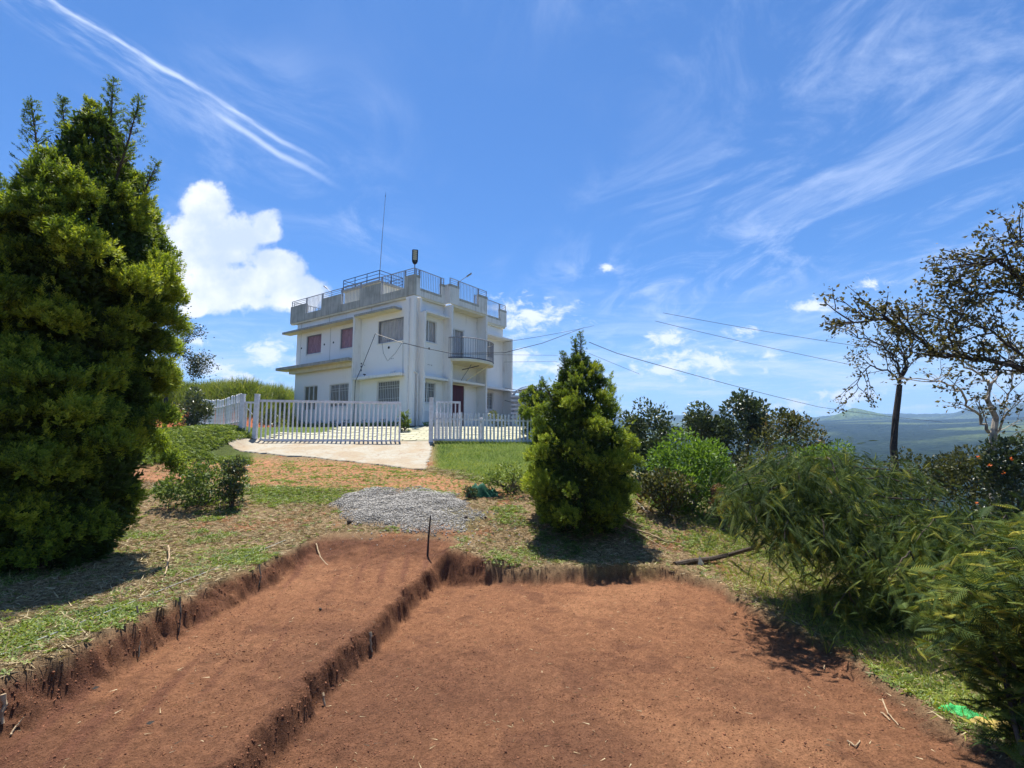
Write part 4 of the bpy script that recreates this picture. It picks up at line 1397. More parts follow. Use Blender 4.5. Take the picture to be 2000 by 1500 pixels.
    for (lx, ly, lz0, lx1, ly1, lz1) in leaders:
        a, b_ = np.array((lx, ly, lz0)), np.array((lx1, ly1, lz1))
        tr.tube([a, a * .5 + b_ * .5 + np.array((.02, 0, 0)), b_], .02, .005, k=5)
        L = np.linalg.norm(b_ - a); n = int(L * 110 / (size * 7))
        h = rng.random(n) ** .8
        p = a + (b_ - a) * h[:, None]
        an = rng.random(n) * 2 * pi
        ln = (1 - h) * .30 * L + .04
        dr_ = np.stack([np.cos(an), np.sin(an), np.full(n, .75)], 1); dr_ /= np.linalg.norm(dr_, axis=1, keepdims=True)
        pp = p + dr_ * (ln * rng.random(n))[:, None]
        for q0, q1 in zip(p[::3], (p + dr_ * ln[:, None])[::3]): tr.tube([q0, q1], .006, .002, k=3, cap=False)
        parts.append(scatter(*SPR[0], pp, dr_, size * (.45 + .4 * rng.random(n)), .35 + .2 * rng.random(n)))
    # limbs
    for k in range(26):
        h = hs[0] + (H * .9 - hs[0]) * random.random(); r = float(np.interp(h, hs, rs)) * .75; a = random.random() * 6.28
        tr.tube([(lean[0] * h / H, lean[1] * h / H, max(.1, h - r * .5)), (r * .5 * cos(a), r * .5 * sin(a), h - r * .15), (r * cos(a), r * sin(a), h + r * .1)], .03, .008, k=4, cap=False)
    tr.build('trunk', M['bark'], root)
    V, F, T_ = join(parts)
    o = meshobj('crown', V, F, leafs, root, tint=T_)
    tag(o, kind='stuff')
    return root


# big cypress left
lt = (at(86, 1080, 7.8).x, 7.8, gz(-6.7, 7.8))
big_cypress = cypress(lt, [(.15, .72), (.8, 1.02), (1.4, 1.06), (2.9, 1.0), (4.0, 1.14), (4.6, 1.02), (5.2, .78), (5.75, .46), (6.3, .18), (6.6, .04)],
        330, 42000, .125, 'very large bushy cypress tree filling the left edge of the view', [
            (.35, 0, 5.6, .42, -.1, 7.05), (.65, -.2, 5.3, 1.0, -.3, 6.6), (-.15, 0, 5.3, -.35, -.1, 6.75), (-.35, -.2, 5.0, -.62, -.3, 6.6), (.7, .1, 4.9, 1.05, .1, 5.85), (-.95, -.2, 4.3, -1.1, -.2, 5.5)],
        lean=(.15, 0), extra=[(.95, -.85, 1.95, .34), (.55, -1.1, 2.35, .36), (1.2, -.6, 1.6, .30), (.8, -1.15, 1.35, .34), (.2, -1.35, 1.9, .36), (-.5, -1.3, 1.7, .38), (1.45, .0, 1.95, .26), (1.5, .1, 1.3, .26)])
big_cypress.scale = (1.04, 1.04, 1.07)
# cypress right of the fence
rt = (at(1135, 1040, 11.1).x, 11.1, gz(1.45, 11.1))
cypress(rt, [(.10, .66), (.45, .92), (1.0, 1.0), (1.8, .90), (2.5, .72), (3.05, .52), (3.5, .30), (3.75, .08)],
        190, 19000, .10, 'medium cone shaped cypress standing on the lawn edge right of the picket fence', [
            (.02, 0, 3.5, .06, 0, 4.2), (-.25, -.1, 3.0, -.36, -.1, 3.75), (-.5, -.2, 2.5, -.78, -.2, 3.1), (.3, 0, 2.9, .42, 0, 3.55), (.02, 0, 3.3, -.10, 0, 4.05)], trunk_r=.07)
cypress((at(1052, 850, 20).x, 20.6, gz(1.1, 20.6)), [(.2, .5), (.9, .75), (1.6, .6), (2.1, .25)], 60, 3000, .13,
        'small dark conifer at the far end of the picket fence behind the cypress', [(.1, 0, 1.9, .15, 0, 2.5)], trunk_r=.05)
cypress((at(790, 832, 22.6).x, 22.6, gz(-4.7, 22.6)), [(.05, .12), (.4, .16), (.8, .08)], 20, 260, .09,
        'tiny slender cypress sapling at the foot of the house corner', [], trunk_r=.02)

LEAF = tmpl_leaf(); LEAFN = tmpl_leaf(.16, .06); FR = tmpl_frond(); BL = tmpl_blade(); FR2 = tmpl_frond(10, .26, .030)


def grow(mb, tips, p, d, L, r, lvl, droop=0.0, spread=.6, nchild=3, wob=.25):
    pts = [Vector(p)]; dd = Vector(d).normalized(); n = 5
    for i in range(n):
        dd = (dd + Vector((random.gauss(0, wob), random.gauss(0, wob), random.gauss(0, wob * .6) - droop)) * .35).normalized()
        pts.append(pts[-1] + dd * (L / n))
    mb.tube(pts, r, r * .45, k=5 if lvl > 1 else 4, cap=False)
    if lvl <= 1:
        for q in pts[2:]: tips.append((q, dd.copy()))
    if lvl <= 0: return
    for k in range(nchild):
        i = random.randint(2, n)
        e = (dd + Vector((random.gauss(0, spread), random.gauss(0, spread), random.gauss(0, spread * .6)))).normalized()
        grow(mb, tips, pts[i], e, L * random.uniform(.45, .75), r * .55, lvl - 1, droop, spread, nchild, wob)


def leafcloud(root, pos, dirs, tmpl, size, m, tint0=.5, tvar=.2, per=5, spread=.08, up=.1, name='foliage'):
    pos = np.repeat(np.array([tuple(p) for p in pos]), per, 0)
    n = len(pos)
    pos = pos + rng.normal(size=(n, 3)) * spread
    d = np.repeat(np.array([tuple(q) for q in dirs]), per, 0) * .6 + rng.normal(size=(n, 3)) * .6
    d[:, 2] += up
    V, F, T_ = scatter(*tmpl, pos, d, size * (.6 + .7 * rng.random(n)), tint0 + rng.normal(size=n) * tvar)
    o = meshobj(name, V, F, m, root, tint=T_)
    return tag(o, kind='stuff')


def bush(name, loc, rx, ry, rz, n, size, m, label, tmpl=None, tint0=.5, stems=7, cat='shrub', clumps=26, up=.3, group=None, bark='bark', hollow=.35, zlo=.12, trunk=0.0):
    loc = Vector(loc)
    root = empty(name, loc, 0, label=label, cat=cat, group=group)
    tmpl = tmpl or LEAF
    # clumps on the upper ellipsoid, trunk raises it
    dirs = randdir(clumps, .25); dirs[:, 2] = np.abs(dirs[:, 2]) * np.where(rng.random(clumps) < .8, 1, -.5)
    cr = .62 + .3 * rng.random(clumps)
    cen = dirs * cr[:, None] * np.array((rx, ry, rz)); cen[:, 2] += trunk + rz * .45
    cs = (.20 + .22 * rng.random(clumps)) * min(rx, rz) * 1.15
    w = cs ** 2; w /= w.sum()
    ci = rng.choice(clumps, n, p=w)
    d = randdir(n, .15)
    rr_ = cs[ci] * (hollow + (1 - hollow) * rng.random(n) ** .5)
    pos = cen[ci] + d * rr_[:, None]
    pos[:, 2] = np.maximum(pos[:, 2], trunk * .6 + zlo * rng.random(n))
    dd = d * .6 + rng.normal(size=(n, 3)) * .5; dd[:, 2] += up
    ct = rng.normal(size=clumps) * .10
    V, F, T_ = scatter(*tmpl, pos, dd, size * (.6 + .7 * rng.random(n)), tint0 + ct[ci] + rng.normal(size=n) * .13)
    tag(meshobj('foliage', V, F, m, root, tint=T_), kind='stuff')
    mb = MB()
    for k in range(stems):
        c_ = cen[k % clumps]
        b_ = Vector((random.uniform(-.12, .12) * rx, random.uniform(-.12, .12) * ry, -.1))
        m_ = Vector((c_[0] * .4, c_[1] * .4, c_[2] * .5 + trunk * .2))
        mb.tube([b_, m_, Vector(c_)], .05 if trunk else .018, .006, k=5, cap=False)
    mb.build('stem' if not trunk else 'trunk', M[bark], root)
    return root


def G3(px_, py_, Y):
    """ground point in the direction of a picture column at depth Y"""
    p = at(px_, py_, Y)
    return (p.x, Y, gz(p.x, Y))


# right-hand vegetation
def top(px_, py_, Y):  # height of a picture row above the ground there
    p = at(px_, py_, Y)
    return p.z - gz(p.x, Y)


def bush_px(name, pxc, Y, ytop, wpx, n, size, m, label, **k):
    p = G3(pxc, 900, Y); h = top(pxc, ytop, Y); rx = wpx / FPX * Y / 2
    tr = k.pop('trunkfrac', 0) * h
    rz = (h - tr) / 1.32
    return bush(name, p, rx, rx * .8, rz, n, size, m, label, trunk=tr, **k)


bush_px('shrub', 1262, 15.0, 800, 120, 5200, .11, M['leafd'], 'open dark leaved shrub right behind the cypress', clumps=44, tint0=.6, hollow=.1)
bush_px('shrub', 1345, 13.2, 872, 170, 7000, .105, M['leafb'], 'bright green leafy shrub between the cypress and the feathery bush', clumps=40, tint0=.55)
bush_px('shrub', 1300, 12.2, 925, 110, 1500, .11, M['leafr'], 'low reddish leaved shrub below the bright green shrub', clumps=20)
bush_px('broadleaf_tree', 1365, 22.0, 806, 105, 3800, .15, M['leafd'], 'low rounded dark green tree left of the tallest round tree', cat='tree', trunkfrac=.25, clumps=34, tint0=.45)
bush_px('broadleaf_tree', 1452, 21.5, 780, 112, 5200, .16, M['leafd'], 'tallest round dark green tree on the slope beyond the bright shrub', cat='tree', trunkfrac=.3, clumps=36, tint0=.45)
bush_px('broadleaf_tree', 1542, 19.5, 812, 130, 3600, .13, M['leafr'], 'reddish brown tree with a narrow pointed top on the slope', cat='tree', trunkfrac=.2, clumps=34, tint0=.55)
bush_px('shrub', 1545, 19.3, 788, 34, 500, .13, M['leafd'], 'narrow leafy shoot standing out above the reddish tree', clumps=10)
bush_px('shrub', 1610, 15.5, 858, 110, 3200, .09, M['leafb'], 'pale green shrub half behind the feathery bush', clumps=26, tint0=.5)
bush_px('shrub', 1470, 14.0, 900, 130, 3800, .09, M['leafr'], 'mixed green and brown shrub left of the feathery bush', clumps=26, tint0=.45)
bush_px('shrub', 1905, 13.0, 885, 150, 4500, .10, M['leafr'], 'dark shrub with orange flowers at the foot of the pale trunk', clumps=30, tint0=.35)
bush_px('shrub', 1985, 10.5, 845, 120, 4500, .09, M['leafd'], 'dark green shrub at the right edge below the overhanging bough', clumps=30, tint0=.4)
bush_px('shrub', 1780, 14.0, 895, 160, 3600, .09, M['leafr'], 'brownish low shrub beneath the slim dark tree', clumps=26, tint0=.45)
bush_px('shrub', 1405, 11.9, 945, 46, 700, .07, M['leafr'], 'small golden brown shrub at the corner of the bright green shrub', clumps=10, tint0=.9)
# orange flowers
root = empty('flower', G3(1965, 930, 9.5), 0, label='scattered orange flowers on the dark shrub at the right edge', cat='flowers')
n = 5
pp = np.array([tuple(at(rng.uniform(1900, 2000), rng.uniform(885, 985), 9.3 + rng.random())) for _ in range(n)]) - np.array(root.location)
pp = np.repeat(pp, 7, 0) + rng.normal(size=(n * 7, 3)) * .015
V, F, T_ = scatter(*LEAF, pp, randdir(n * 7, .5), np.full(n * 7, .036), rng.random(n * 7))
tag(meshobj('petals', V, F, M['flower'], root, tint=T_), kind='stuff')


# feathery bush: arching stems with hanging fronds
def feathery(base, stems, size, label, per, m=M['feather'], tint0=.53, spread=.22, droop=.35, fr=FR, name='feathery_shrub', barkm='bark', trunk=None):
    base = Vector(base)
    root = empty(name, base, 0, label=label, cat='shrub')
    mb = MB()
    P_, D_ = [], []
    if trunk: mb.tube([q - base for q in trunk[0]], trunk[1], trunk[2], k=8)
    for st in stems:
        st = [Vector(q) - base for q in st]
        # resample with a curve
        pts = []
        for i in range(len(st) - 1):
            for j in range(5): pts.append(st[i].lerp(st[i + 1], j / 5) + Vector((random.gauss(0, .015),) * 3))
        pts.append(st[-1])
        mb.tube(pts, .018, .005, k=5, cap=False)
        for i in range(2, len(pts)):
            d = (pts[i] - pts[i - 1]).normalized()
            for k in range(per):
                P_.append(pts[i] + Vector((random.gauss(0, spread), random.gauss(0, spread), random.gauss(0, spread * .75))))
                D_.append(d)
    mb.build('stem', M[barkm], root)
    n = len(P_)
    P_ = np.array([tuple(p) for p in P_]); D_ = np.array([tuple(p) for p in D_])
    an = rng.random(n) * 2 * pi
    d = D_ * .35 + np.stack([np.cos(an), np.sin(an), np.zeros(n)], 1) * .8
    d[:, 2] += -droop + rng.normal(size=n) * .35
    tint = tint0 - .08 + rng.normal(size=n) * .20
    V, F, T_ = scatter(*fr, P_, d, size * (.6 + .7 * rng.random(n)), tint, roll=rng.normal(size=n) * .5)
    tag(meshobj('foliage', V, F, m, root, tint=T_), kind='stuff')
    return root


B0 = at(1560, 1010, 8.6)
st = []
for i in range(46):
    a = random.uniform(0, 1)
    tx_, ty_ = random.uniform(1440, 1870), 0
    up_ = np.interp(tx_, [1430, 1480, 1560, 1700, 1860], [925, 885, 880, 860, 925])
    lo_ = np.interp(tx_, [1430, 1500, 1620, 1760, 1860], [1060, 1090, 1110, 1130, 1120])
    ty_ = random.uniform(up_ + 22, lo_ - 50)
    dpt = random.uniform(7.3, 9.8) if tx_ > 1660 else random.uniform(6.3, 8.8)
    s0 = at(1500 + random.uniform(0, 160), 1075, 8.9)
    mid = at((1560 + tx_) / 2, ty_ + random.uniform(-30, 10), (8.8 + dpt) / 2)
    e1 = at(tx_, ty_, dpt); e2 = e1 + Vector((random.uniform(-.15, .25), random.uniform(-.3, .1), -random.uniform(.15, .4)))
    st.append([s0, mid, e1, e2])
feathery(gp(1340, 1108, .0), st, .19, 'wide dark feathery bush leaning over the right bank on a bent trunk', 19, spread=.19,
         trunk=([gp(1318, 1103, .0), gp(1350, 1102, .05), gp(1390, 1100, .08), gp(1425, 1094, .10), at(1478, 1068, 9.3), at(1540, 1020, 9.3), at(1600, 960, 9.3)], .055, .028))
st = []
for i in range(26):
    tx_ = random.uniform(1640, 2050); ty_ = random.uniform(1000, 1130) + (tx_ < 1760) * 25
    dpt = random.uniform(6.0, 8.3)
    st.append([at(tx_ + 60, 1230, 7.2), at(tx_ + 30, ty_ + 70, 7.2), at(tx_, ty_, dpt), at(tx_ - 40, ty_ + 50, dpt - .3)])
feathery(at(1850, 1180, 7.2), st, .18, 'dense feathery bush behind the long leaved plants at the right', 17, tint0=.62, spread=.19)
# near right plants with longer yellow green leaves
st = []
for i in range(22):
    tx_ = random.uniform(1850, 2110); ty_ = np.interp(tx_, [1850, 1950, 2110], [1200, 1090, 1040]) + random.uniform(-20, 130)
    dpt = random.uniform(3.6, 4.9)
    st.append([at(tx_ + 130, 1480, 3.9), at(tx_ + 90, ty_ + 150, 4.2), at(tx_ + 30, ty_ + 25, dpt), at(tx_ - 45, ty_, dpt - .2)])
FRL = tmpl_frond(9, .42, .035)
feathery(at(1990, 1420, 4.0), st, .14, 'yellow green long leaved plants crowding the lower right corner', 13, tint0=.68, spread=.12, droop=.05, fr=FRL, name='feathery_plant')


# trees on the right
Y3_ = False


def tree_px(name, trunkpts, r0, r1, limbs, label, bark, m, leaf, per, tint0=.5, grp=None, lvl=2, nchild=4, L=1.0, droop=.05, spread=.5, lsp=.04):
    base = trunkpts[0].copy(); base.z = gz(base.x, base.y) if base.x < 12 else base.z
    root = empty(name, base, 0, label=label, cat='tree', group=grp)
    mb = MB(); tips = []
    tp = [base - Vector((0, 0, .3))] + list(trunkpts[1:]) if True else trunkpts
    mb.tube([q - base for q in tp], r0, r1, k=9)
    for lim in limbs:
        pts, ra = lim[0], lim[1]
        pts = [q - base for q in pts]
        full = []
        for i in range(len(pts) - 1):
            for j in range(4): full.append(pts[i].lerp(pts[i + 1], j / 4) + Vector((random.gauss(0, .03), random.gauss(0, .05), random.gauss(0, .03))))
        full.append(pts[-1])
        mb.tube(full, ra, ra * .3, k=6, cap=False)
        for i in range(2, len(full)):
            for k in range(lim[2] if len(lim) > 2 else 1):
                d = (full[i] - full[i - 1]).normalized() + Vector((random.gauss(0, spread), random.gauss(0, spread), random.gauss(.15, spread * .7)))
                grow(mb, tips, full[i], d, L * random.uniform(.6, 1.2), ra * .35, lvl - 1, droop, spread, nchild)
    mb.build('trunk', M[bark], root)
    P_ = [t[0] for t in tips]; D_ = [t[1] for t in tips]
    leafcloud(root, P_, D_, leaf, (.075 if Y3_ else .095) if leaf is LEAF else .1, m, tint0, .2, per, lsp, -.15, 'crown')
    return root


Y1 = 15.0
tree_px('slim_tree', [at(1745, 880, Y1), at(1745, 872, Y1), at(1749, 820, Y1), at(1755, 770, Y1), at(1757, 752, Y1)], .10, .07, [
    ([at(1757, 752, Y1), at(1752, 715, Y1), at(1740, 690, Y1), at(1700, 665, Y1 - .3), at(1665, 650, Y1 - .3)], .04, 1),
    ([at(1757, 752, Y1), at(1770, 710, Y1), at(1780, 680, Y1), at(1795, 650, Y1)], .045, 1),
    ([at(1757, 750, Y1), at(1765, 705, Y1), at(1755, 665, Y1), at(1760, 625, Y1)], .04, 1),
    ([at(1757, 745, Y1), at(1735, 725, Y1), at(1700, 715, Y1), at(1680, 730, Y1), at(1672, 765, Y1)], .03, 1)],
    'slim dark trunked tree with a thin spreading crown in front of the cone hill', 'barkdark', M['leaft'], LEAF, 2, .5, lvl=2, nchild=2, L=.72)
Y2 = 11.5
tree_px('pale_tree', [at(1933, 945, Y2), at(1936, 900, Y2), at(1940, 850, Y2), at(1945, 815, Y2), at(1928, 780, Y2), at(1935, 750, Y2)], .085, .04, [
    ([at(1935, 750, Y2), at(1920, 735, Y2), at(1880, 710, Y2), at(1850, 690, Y2)], .03, 1),
    ([at(1940, 845, Y2), at(1915, 815, Y2), at(1880, 765, Y2 - .2), at(1845, 745, Y2 - .2), at(1800, 740, Y2)], .035, 1),
    ([at(1935, 750, Y2), at(1960, 715, Y2), at(1990, 690, Y2)], .03, 1),
    ([at(1938, 885, Y2), at(1952, 850, Y2), at(1962, 800, Y2), at(1975, 760, Y2), at(1980, 710, Y2)], .03, 1)],
    'crooked pale barked tree nearly bare standing near the right edge', 'barkpale', M['leaft'], LEAF, 1, .45, lvl=2, nchild=3, L=.6, droop=.0)
Y3 = 8.6; Y3_ = True
tree_px('overhanging_tree', [at(2180, 1000, Y3), at(2150, 900, Y3), at(2120, 820, Y3), at(2090, 770, Y3)], .14, .10, [
    ([at(2090, 770, Y3), at(2000, 722, Y3), at(1900, 700, Y3), at(1832, 690, Y3), at(1780, 655, Y3), at(1725, 622, Y3), at(1660, 632, Y3)], .046, 2),
    ([at(1832, 690, Y3), at(1850, 660, Y3), at(1885, 610, Y3), at(1905, 580, Y3)], .025, 2),
    ([at(2050, 745, Y3), at(1990, 690, Y3 + .3), at(1940, 650, Y3 + .3), at(1880, 640, Y3 + .4), at(1800, 610, Y3 + .4)], .03, 2),
    ([at(2090, 770, Y3), at(2060, 640, Y3), at(2020, 560, Y3), at(1960, 520, Y3), at(1905, 515, Y3)], .05, 2),
    ([at(2060, 640, Y3), at(2000, 580, Y3), at(1930, 570, Y3), at(1850, 560, Y3)], .03, 2),
    ([at(2060, 640, Y3), at(2030, 540, Y3), at(2000, 480, Y3), at(1960, 480, Y3)], .03, 2)],
    'tree leaning in from the right with a long dark leafy bough', 'barkdark', M['leaft'], LEAF, 4, .5, lvl=2, nchild=1, L=.56, droop=-.0, lsp=.05)
Y4 = 24; Y3_ = False
tree_px('broadleaf_tree', [at(325, 790, Y4), at(325, 760, Y4), at(328, 720, Y4), at(335, 700, Y4)], .10, .06, [
    ([at(335, 700, Y4), at(350, 690, Y4), at(372, 700, Y4), at(385, 705, Y4)], .04, 1),
    ([at(328, 720, Y4), at(310, 690, Y4), at(290, 675, Y4)], .04, 1),
    ([at(335, 700, Y4), at(330, 675, Y4), at(345, 662, Y4)], .035, 1)],
    'small dark tree showing behind the big cypress above the grassy bank', 'barkdark', M['leafd'], LEAF, 12, .35, lvl=2, nchild=3, L=.9, lsp=.16)

# plants on the left and middle
bush_px('shrub', 372, 19.2, 768, 64, 2600, .10, M['leafd'], 'grey green shrub leaning over the left picket fence', clumps=26, tint0=.75)
bush_px('shrub', 405, 12.3, 915, 175, 3200, .085, M['cover'], 'low dark weedy shrub in front of the dirt path', clumps=24, tint0=.2)
bush_px('shrub', 458, 12.1, 895, 56, 1000, .075, M['leafd'], 'taller clump at the right end of the weedy shrub', clumps=16, tint0=.55)
bush_px('shrub', 1000, 13.4, 912, 110, 1700, .07, M['cover'], 'scrubby yellow green shrub between the lawn and the cypress', clumps=30, tint0=.55, stems=14)
bush_px('shrub', 918, 13.0, 950, 22, 260, .06, M['leafd'], 'tiny dark leafy tuft beside the green netting', clumps=8, tint0=.6)
bush_px('shrub', 968, 24.5, 806, 40, 900, .08, M['leafd'], 'white flecked shrub against the house near the far window', clumps=14, tint0=.95)
bush_px('shrub', 532, 27, 806, 60, 900, .10, M['leafd'], 'flowering shrub in the bed behind the sliding gate', clumps=16, tint0=.5)
# hedge strips along the house
hn = 0
for (a, b_, ax, lab) in ((0.2, 4.0, 'y', 'low clipped yellow hedge along the left house wall near the corner'), (5.2, 10.0, 'y', 'low clipped yellow hedge along the far part of the left house wall'),
                         (0.0, 2.3, 'x', 'low clipped yellow hedge under the corner bay window'), (5.8, 8.6, 'x', 'low clipped yellow hedge under the far bay window')):
    n = int(900 * (b_ - a) / 3)
    s = a + (b_ - a) * rng.random(n); o_ = -.85 + rng.normal(size=n) * .07
    lp = np.stack([o_, s], 1) if ax == 'y' else np.stack([s, o_], 1)
    wp = [HM @ Vector((p[0], p[1], 0)) for p in lp]
    root = empty('hedge', HM @ Vector((-.85, (a + b_) / 2, 0) if ax == 'y' else ((a + b_) / 2, -.85, 0)), 0, label=lab, cat='hedge')
    pos = np.array([(w.x, w.y, gz(w.x, w.y) + random.uniform(.02, .24)) for w in wp]) - np.array(root.location)
    V, F, T_ = scatter(*LEAF, pos, randdir(n, .5), .05 + .04 * rng.random(n), .8 + .15 * rng.normal(size=n))
    tag(meshobj('foliage', V, F, M['leafb'], root, tint=T_), kind='stuff')
# dark plants against the wall base
n = 1500
s = rng.uniform(.1, 10.5, n)
wp = [HM @ Vector((-.15 + random.gauss(0, .08), q, 0)) for q in s]
hb_ = np.abs(np.sin(s * 2.3)) * .35 + .1
pos = np.array([(w.x, w.y, gz(w.x, w.y) + random.uniform(0, 1) * h) for w, h in zip(wp, hb_)])
V, F, T_ = scatter(*LEAF, pos, randdir(n, .5), .06 + .05 * rng.random(n), .25 + .15 * rng.normal(size=n))
tag(meshobj('border_plants', V, F, M['leafd'], tint=T_), 'row of dark small plants against the foot of the left house wall', 'plants', kind='stuff')
# tall weeds with upright stems left of path
for i, (px_, py_, h, lab) in enumerate(((335, 905, .9, 'tallest thin weed stem right of the big cypress'), (388, 925, .75, 'thin weed with a few leaves left of the weedy shrub'), (350, 915, .7, 'second thin weed stem beside the big cypress'),
                                        (440, 900, .6, 'bare pale stem sticking up from the weedy shrub'), (478, 905, .55, 'leafy weed stem at the right end of the weedy shrub'))):
    p = Vector(G3(px_, py_, 12.0 + .15 * i)); root = empty('weed', p, 0, label=lab, cat='weed')
    top_ = Vector((random.uniform(-.08, .08), 0, h + .35))
    MB().tube([(0, 0, -.02), top_ * .5 + Vector((.03, 0, 0)), top_], .008, .003, k=5).build('stem', M['stick' if 'bare' in lab else 'bark'], root)
    n = 26 if 'bare' not in lab else 4
    hh = rng.uniform(.25, 1, n)
    V, F, T_ = scatter(*LEAFN, np.outer(hh, np.array(top_)), randdir(n, .1), .09 + .05 * rng.random(n), .5 + .2 * rng.normal(size=n))
    tag(meshobj('leaves', V, F, M['cover'], root, tint=T_), kind='stuff')

# ------------------------------------------------------------------ scattered ground cover (stuff)


def sample(n, x0, x1, y0, y1, fn, power=1.0):
    """rejection sampling with density ~ 1/distance^power so that near ground is finer"""
    out = []
    tot = 0
    while tot < n:
        u = rng.random(60000)
        y = y0 * (y1 / y0) ** u if power else y0 + (y1 - y0) * u
        x = rng.uniform(x0, x1, 60000)
        keep = rng.random(60000) < np.clip(np.abs(x) * 0 + 1, 0, 1)
        z, soil, wall = height(x, y)
        px_, py_ = proj(x, y, z)
        vis = (px_ > -120) & (px_ < 2120) & (py_ < 1650)
        w = fn(x, y, px_, py_, soil)
        k = keep & vis & (rng.random(60000) < w)
        out.append(np.stack([x[k], y[k], z[k]], 1)); tot += k.sum()
        if len(out) > 60: break
    return np.concatenate(out)[:n]


def natural(x, y, px_, py_, soil):
    zn = zones(x, y, px_, py_)
    return (1 - np.clip(soil * 3, 0, 1)) * (1 - zn['lawn']) * (1 - zn['path'] * .93) * (1 - zn['yard']) * (1 - sst(gravel_mask(x, y), .02, .2) * (y > 8)) * (1 - ((x > -10.7) & (x < -2.6) & (y > 15.7) & (y < 20.2)))


def flat(n): return np.stack([rng.normal(size=n), rng.normal(size=n), rng.normal(size=n) * .16 + .10], 1)


# dry straw litter
P_ = sample(110000, -11, 8, 2.6, 16, lambda x, y, a, b_, s: natural(x, y, a, b_, s) * (.35 + .65 * sst(-fbm(x * .9 + 4, y * .9, 3), -.35, .3)))
P_[:, 2] += .006
STR = (np.array([(-.055, 0, 0), (.055, 0, 0), (.02, .06, 1.0)]), np.array([(0, 1, 2)]), np.zeros(3))
V, F, T_ = scatter(*STR, P_, flat(len(P_)), (.035 + .07 * rng.random(len(P_))) * (1 + .04 * P_[:, 1]), .45 + .25 * rng.normal(size=len(P_)))
tag(meshobj('straw_litter', V, F, M['straw'], tint=T_), 'dry cut straw lying over the ground round the dug soil', 'straw', kind='stuff')
# small creeping weeds
TUFT = None
v, f, t = [], [], []
for k in range(4):
    a = k * pi / 2 + .4; c_, s_ = cos(a), sin(a); n = len(v)
    v += [(0, 0, 0), (.5 * c_ - .22 * s_, .5 * s_ + .22 * c_, .32), (1.0 * c_, 1.0 * s_, .30), (.5 * c_ + .22 * s_, .5 * s_ - .22 * c_, .32)]
    f += [(n, n + 1, n + 2), (n, n + 2, n + 3)]; t += [-.15, 0, .1, 0]
TUFT = (np.array(v, float), np.array(f), np.array(t))


def green_w(x, y, a, b_, s):
    zn = zones(x, y, a, b_)
    n_ = fbm(x * 1.1 + 12, y * 1.1, 3)
    w = sst(n_, .02, .40) * .85 + .04
    edgeb = np.exp(-((x - edge_left(y) + .45) / .35) ** 2) * (y < 9) * .12      # greener strip by the pit edge
    return np.clip(natural(x, y, a, b_, s) * np.clip(w + edgeb + zn['strip'] * 1.5 + .25 * zn['cov'] + .05 * (x > 3.4), 0, 1), 0, 1)


P_ = sample(21000, -11, 8, 2.6, 17, green_w)
P_[:, 2] += .004
n = len(P_)
V, F, T_ = scatter(*TUFT, P_, flat(n) * .35 + np.array((0, 0, 1.0)), (.018 + .026 * rng.random(n)) * (1 + .05 * P_[:, 1]), .45 + .22 * rng.normal(size=n))
tag(meshobj('creeping_weeds', V, F, M['cover'], tint=T_), 'small green weeds creeping through the dry ground', 'weeds', kind='stuff')
# path grass sprinkle
P_ = sample(5000, -9, 1, 12, 20, lambda x, y, a, b_, s: zones(x, y, a, b_)['path'] * (.08 + sst(fbm(x * 2.3, y * 9, 4), .15, .7)) * .6)
n = len(P_)
V, F, T_ = scatter(*TUFT, P_, flat(n) * .3 + np.array((0, 0, 1.0)), .025 + .025 * rng.random(n), .55 + .25 * rng.normal(size=n))
tag(meshobj('path_weeds', V, F, M['cover'], tint=T_), 'thin flat weeds growing across the orange dirt path', 'weeds', kind='stuff')
# lawn
P_ = sample(30000, -4, 4, 12, 20.5, lambda x, y, a, b_, s: zones(x, y, a, b_)['lawn'])
n = len(P_)
V, F, T_ = scatter(*BL, P_, randdir(n, 1.6), .06 + .09 * rng.random(n) ** 2 * (1 + 1.2 * np.clip(fbm(P_[:, 0] * 2, P_[:, 1] * 2, 3), 0, 1)), .55 + .2 * rng.normal(size=n) + .55 * fbm(P_[:, 0] * 3, P_[:, 1] * 3, 3) + .25 * (proj(P_[:, 0], P_[:, 1], P_[:, 2])[1] > 905))
tag(meshobj('lawn_grass', V, F, M['grass'], tint=T_), 'green grass of the lawn slope below the picket fence', 'grass', kind='stuff')
# ground cover mound left
P_ = sample(26000, -15, -7, 13, 21, lambda x, y, a, b_, s: zones(x, y, a, b_)['cov'] * (1 - (x > -9.9) * (y > 17)))
n = len(P_); P_[:, 2] += rng.random(n) ** 2 * .10
V, F, T_ = scatter(*TUFT, P_, randdir(n, 1.4), .045 + .05 * rng.random(n), .5 + .2 * rng.normal(size=n))
tag(meshobj('ground_cover', V, F, M['cover'], tint=T_), 'leafy green ground cover on the mound left of the driveway', 'ground cover', kind='stuff')
# yard grass between pavers and small lawn by house
P_ = sample(16000, -11, 2.5, 20.2, 25.8, lambda x, y, a, b_, s: .8 + 0 * x)
n = len(P_)
V, F, T_ = scatter(*BL, P_, randdir(n, 1.5), .04 + .04 * rng.random(n), .5 + .2 * rng.normal(size=n))
tag(meshobj('yard_grass', V, F, M['grass'], tint=T_), 'short grass growing between the concrete pavers of the yard', 'grass', kind='stuff')
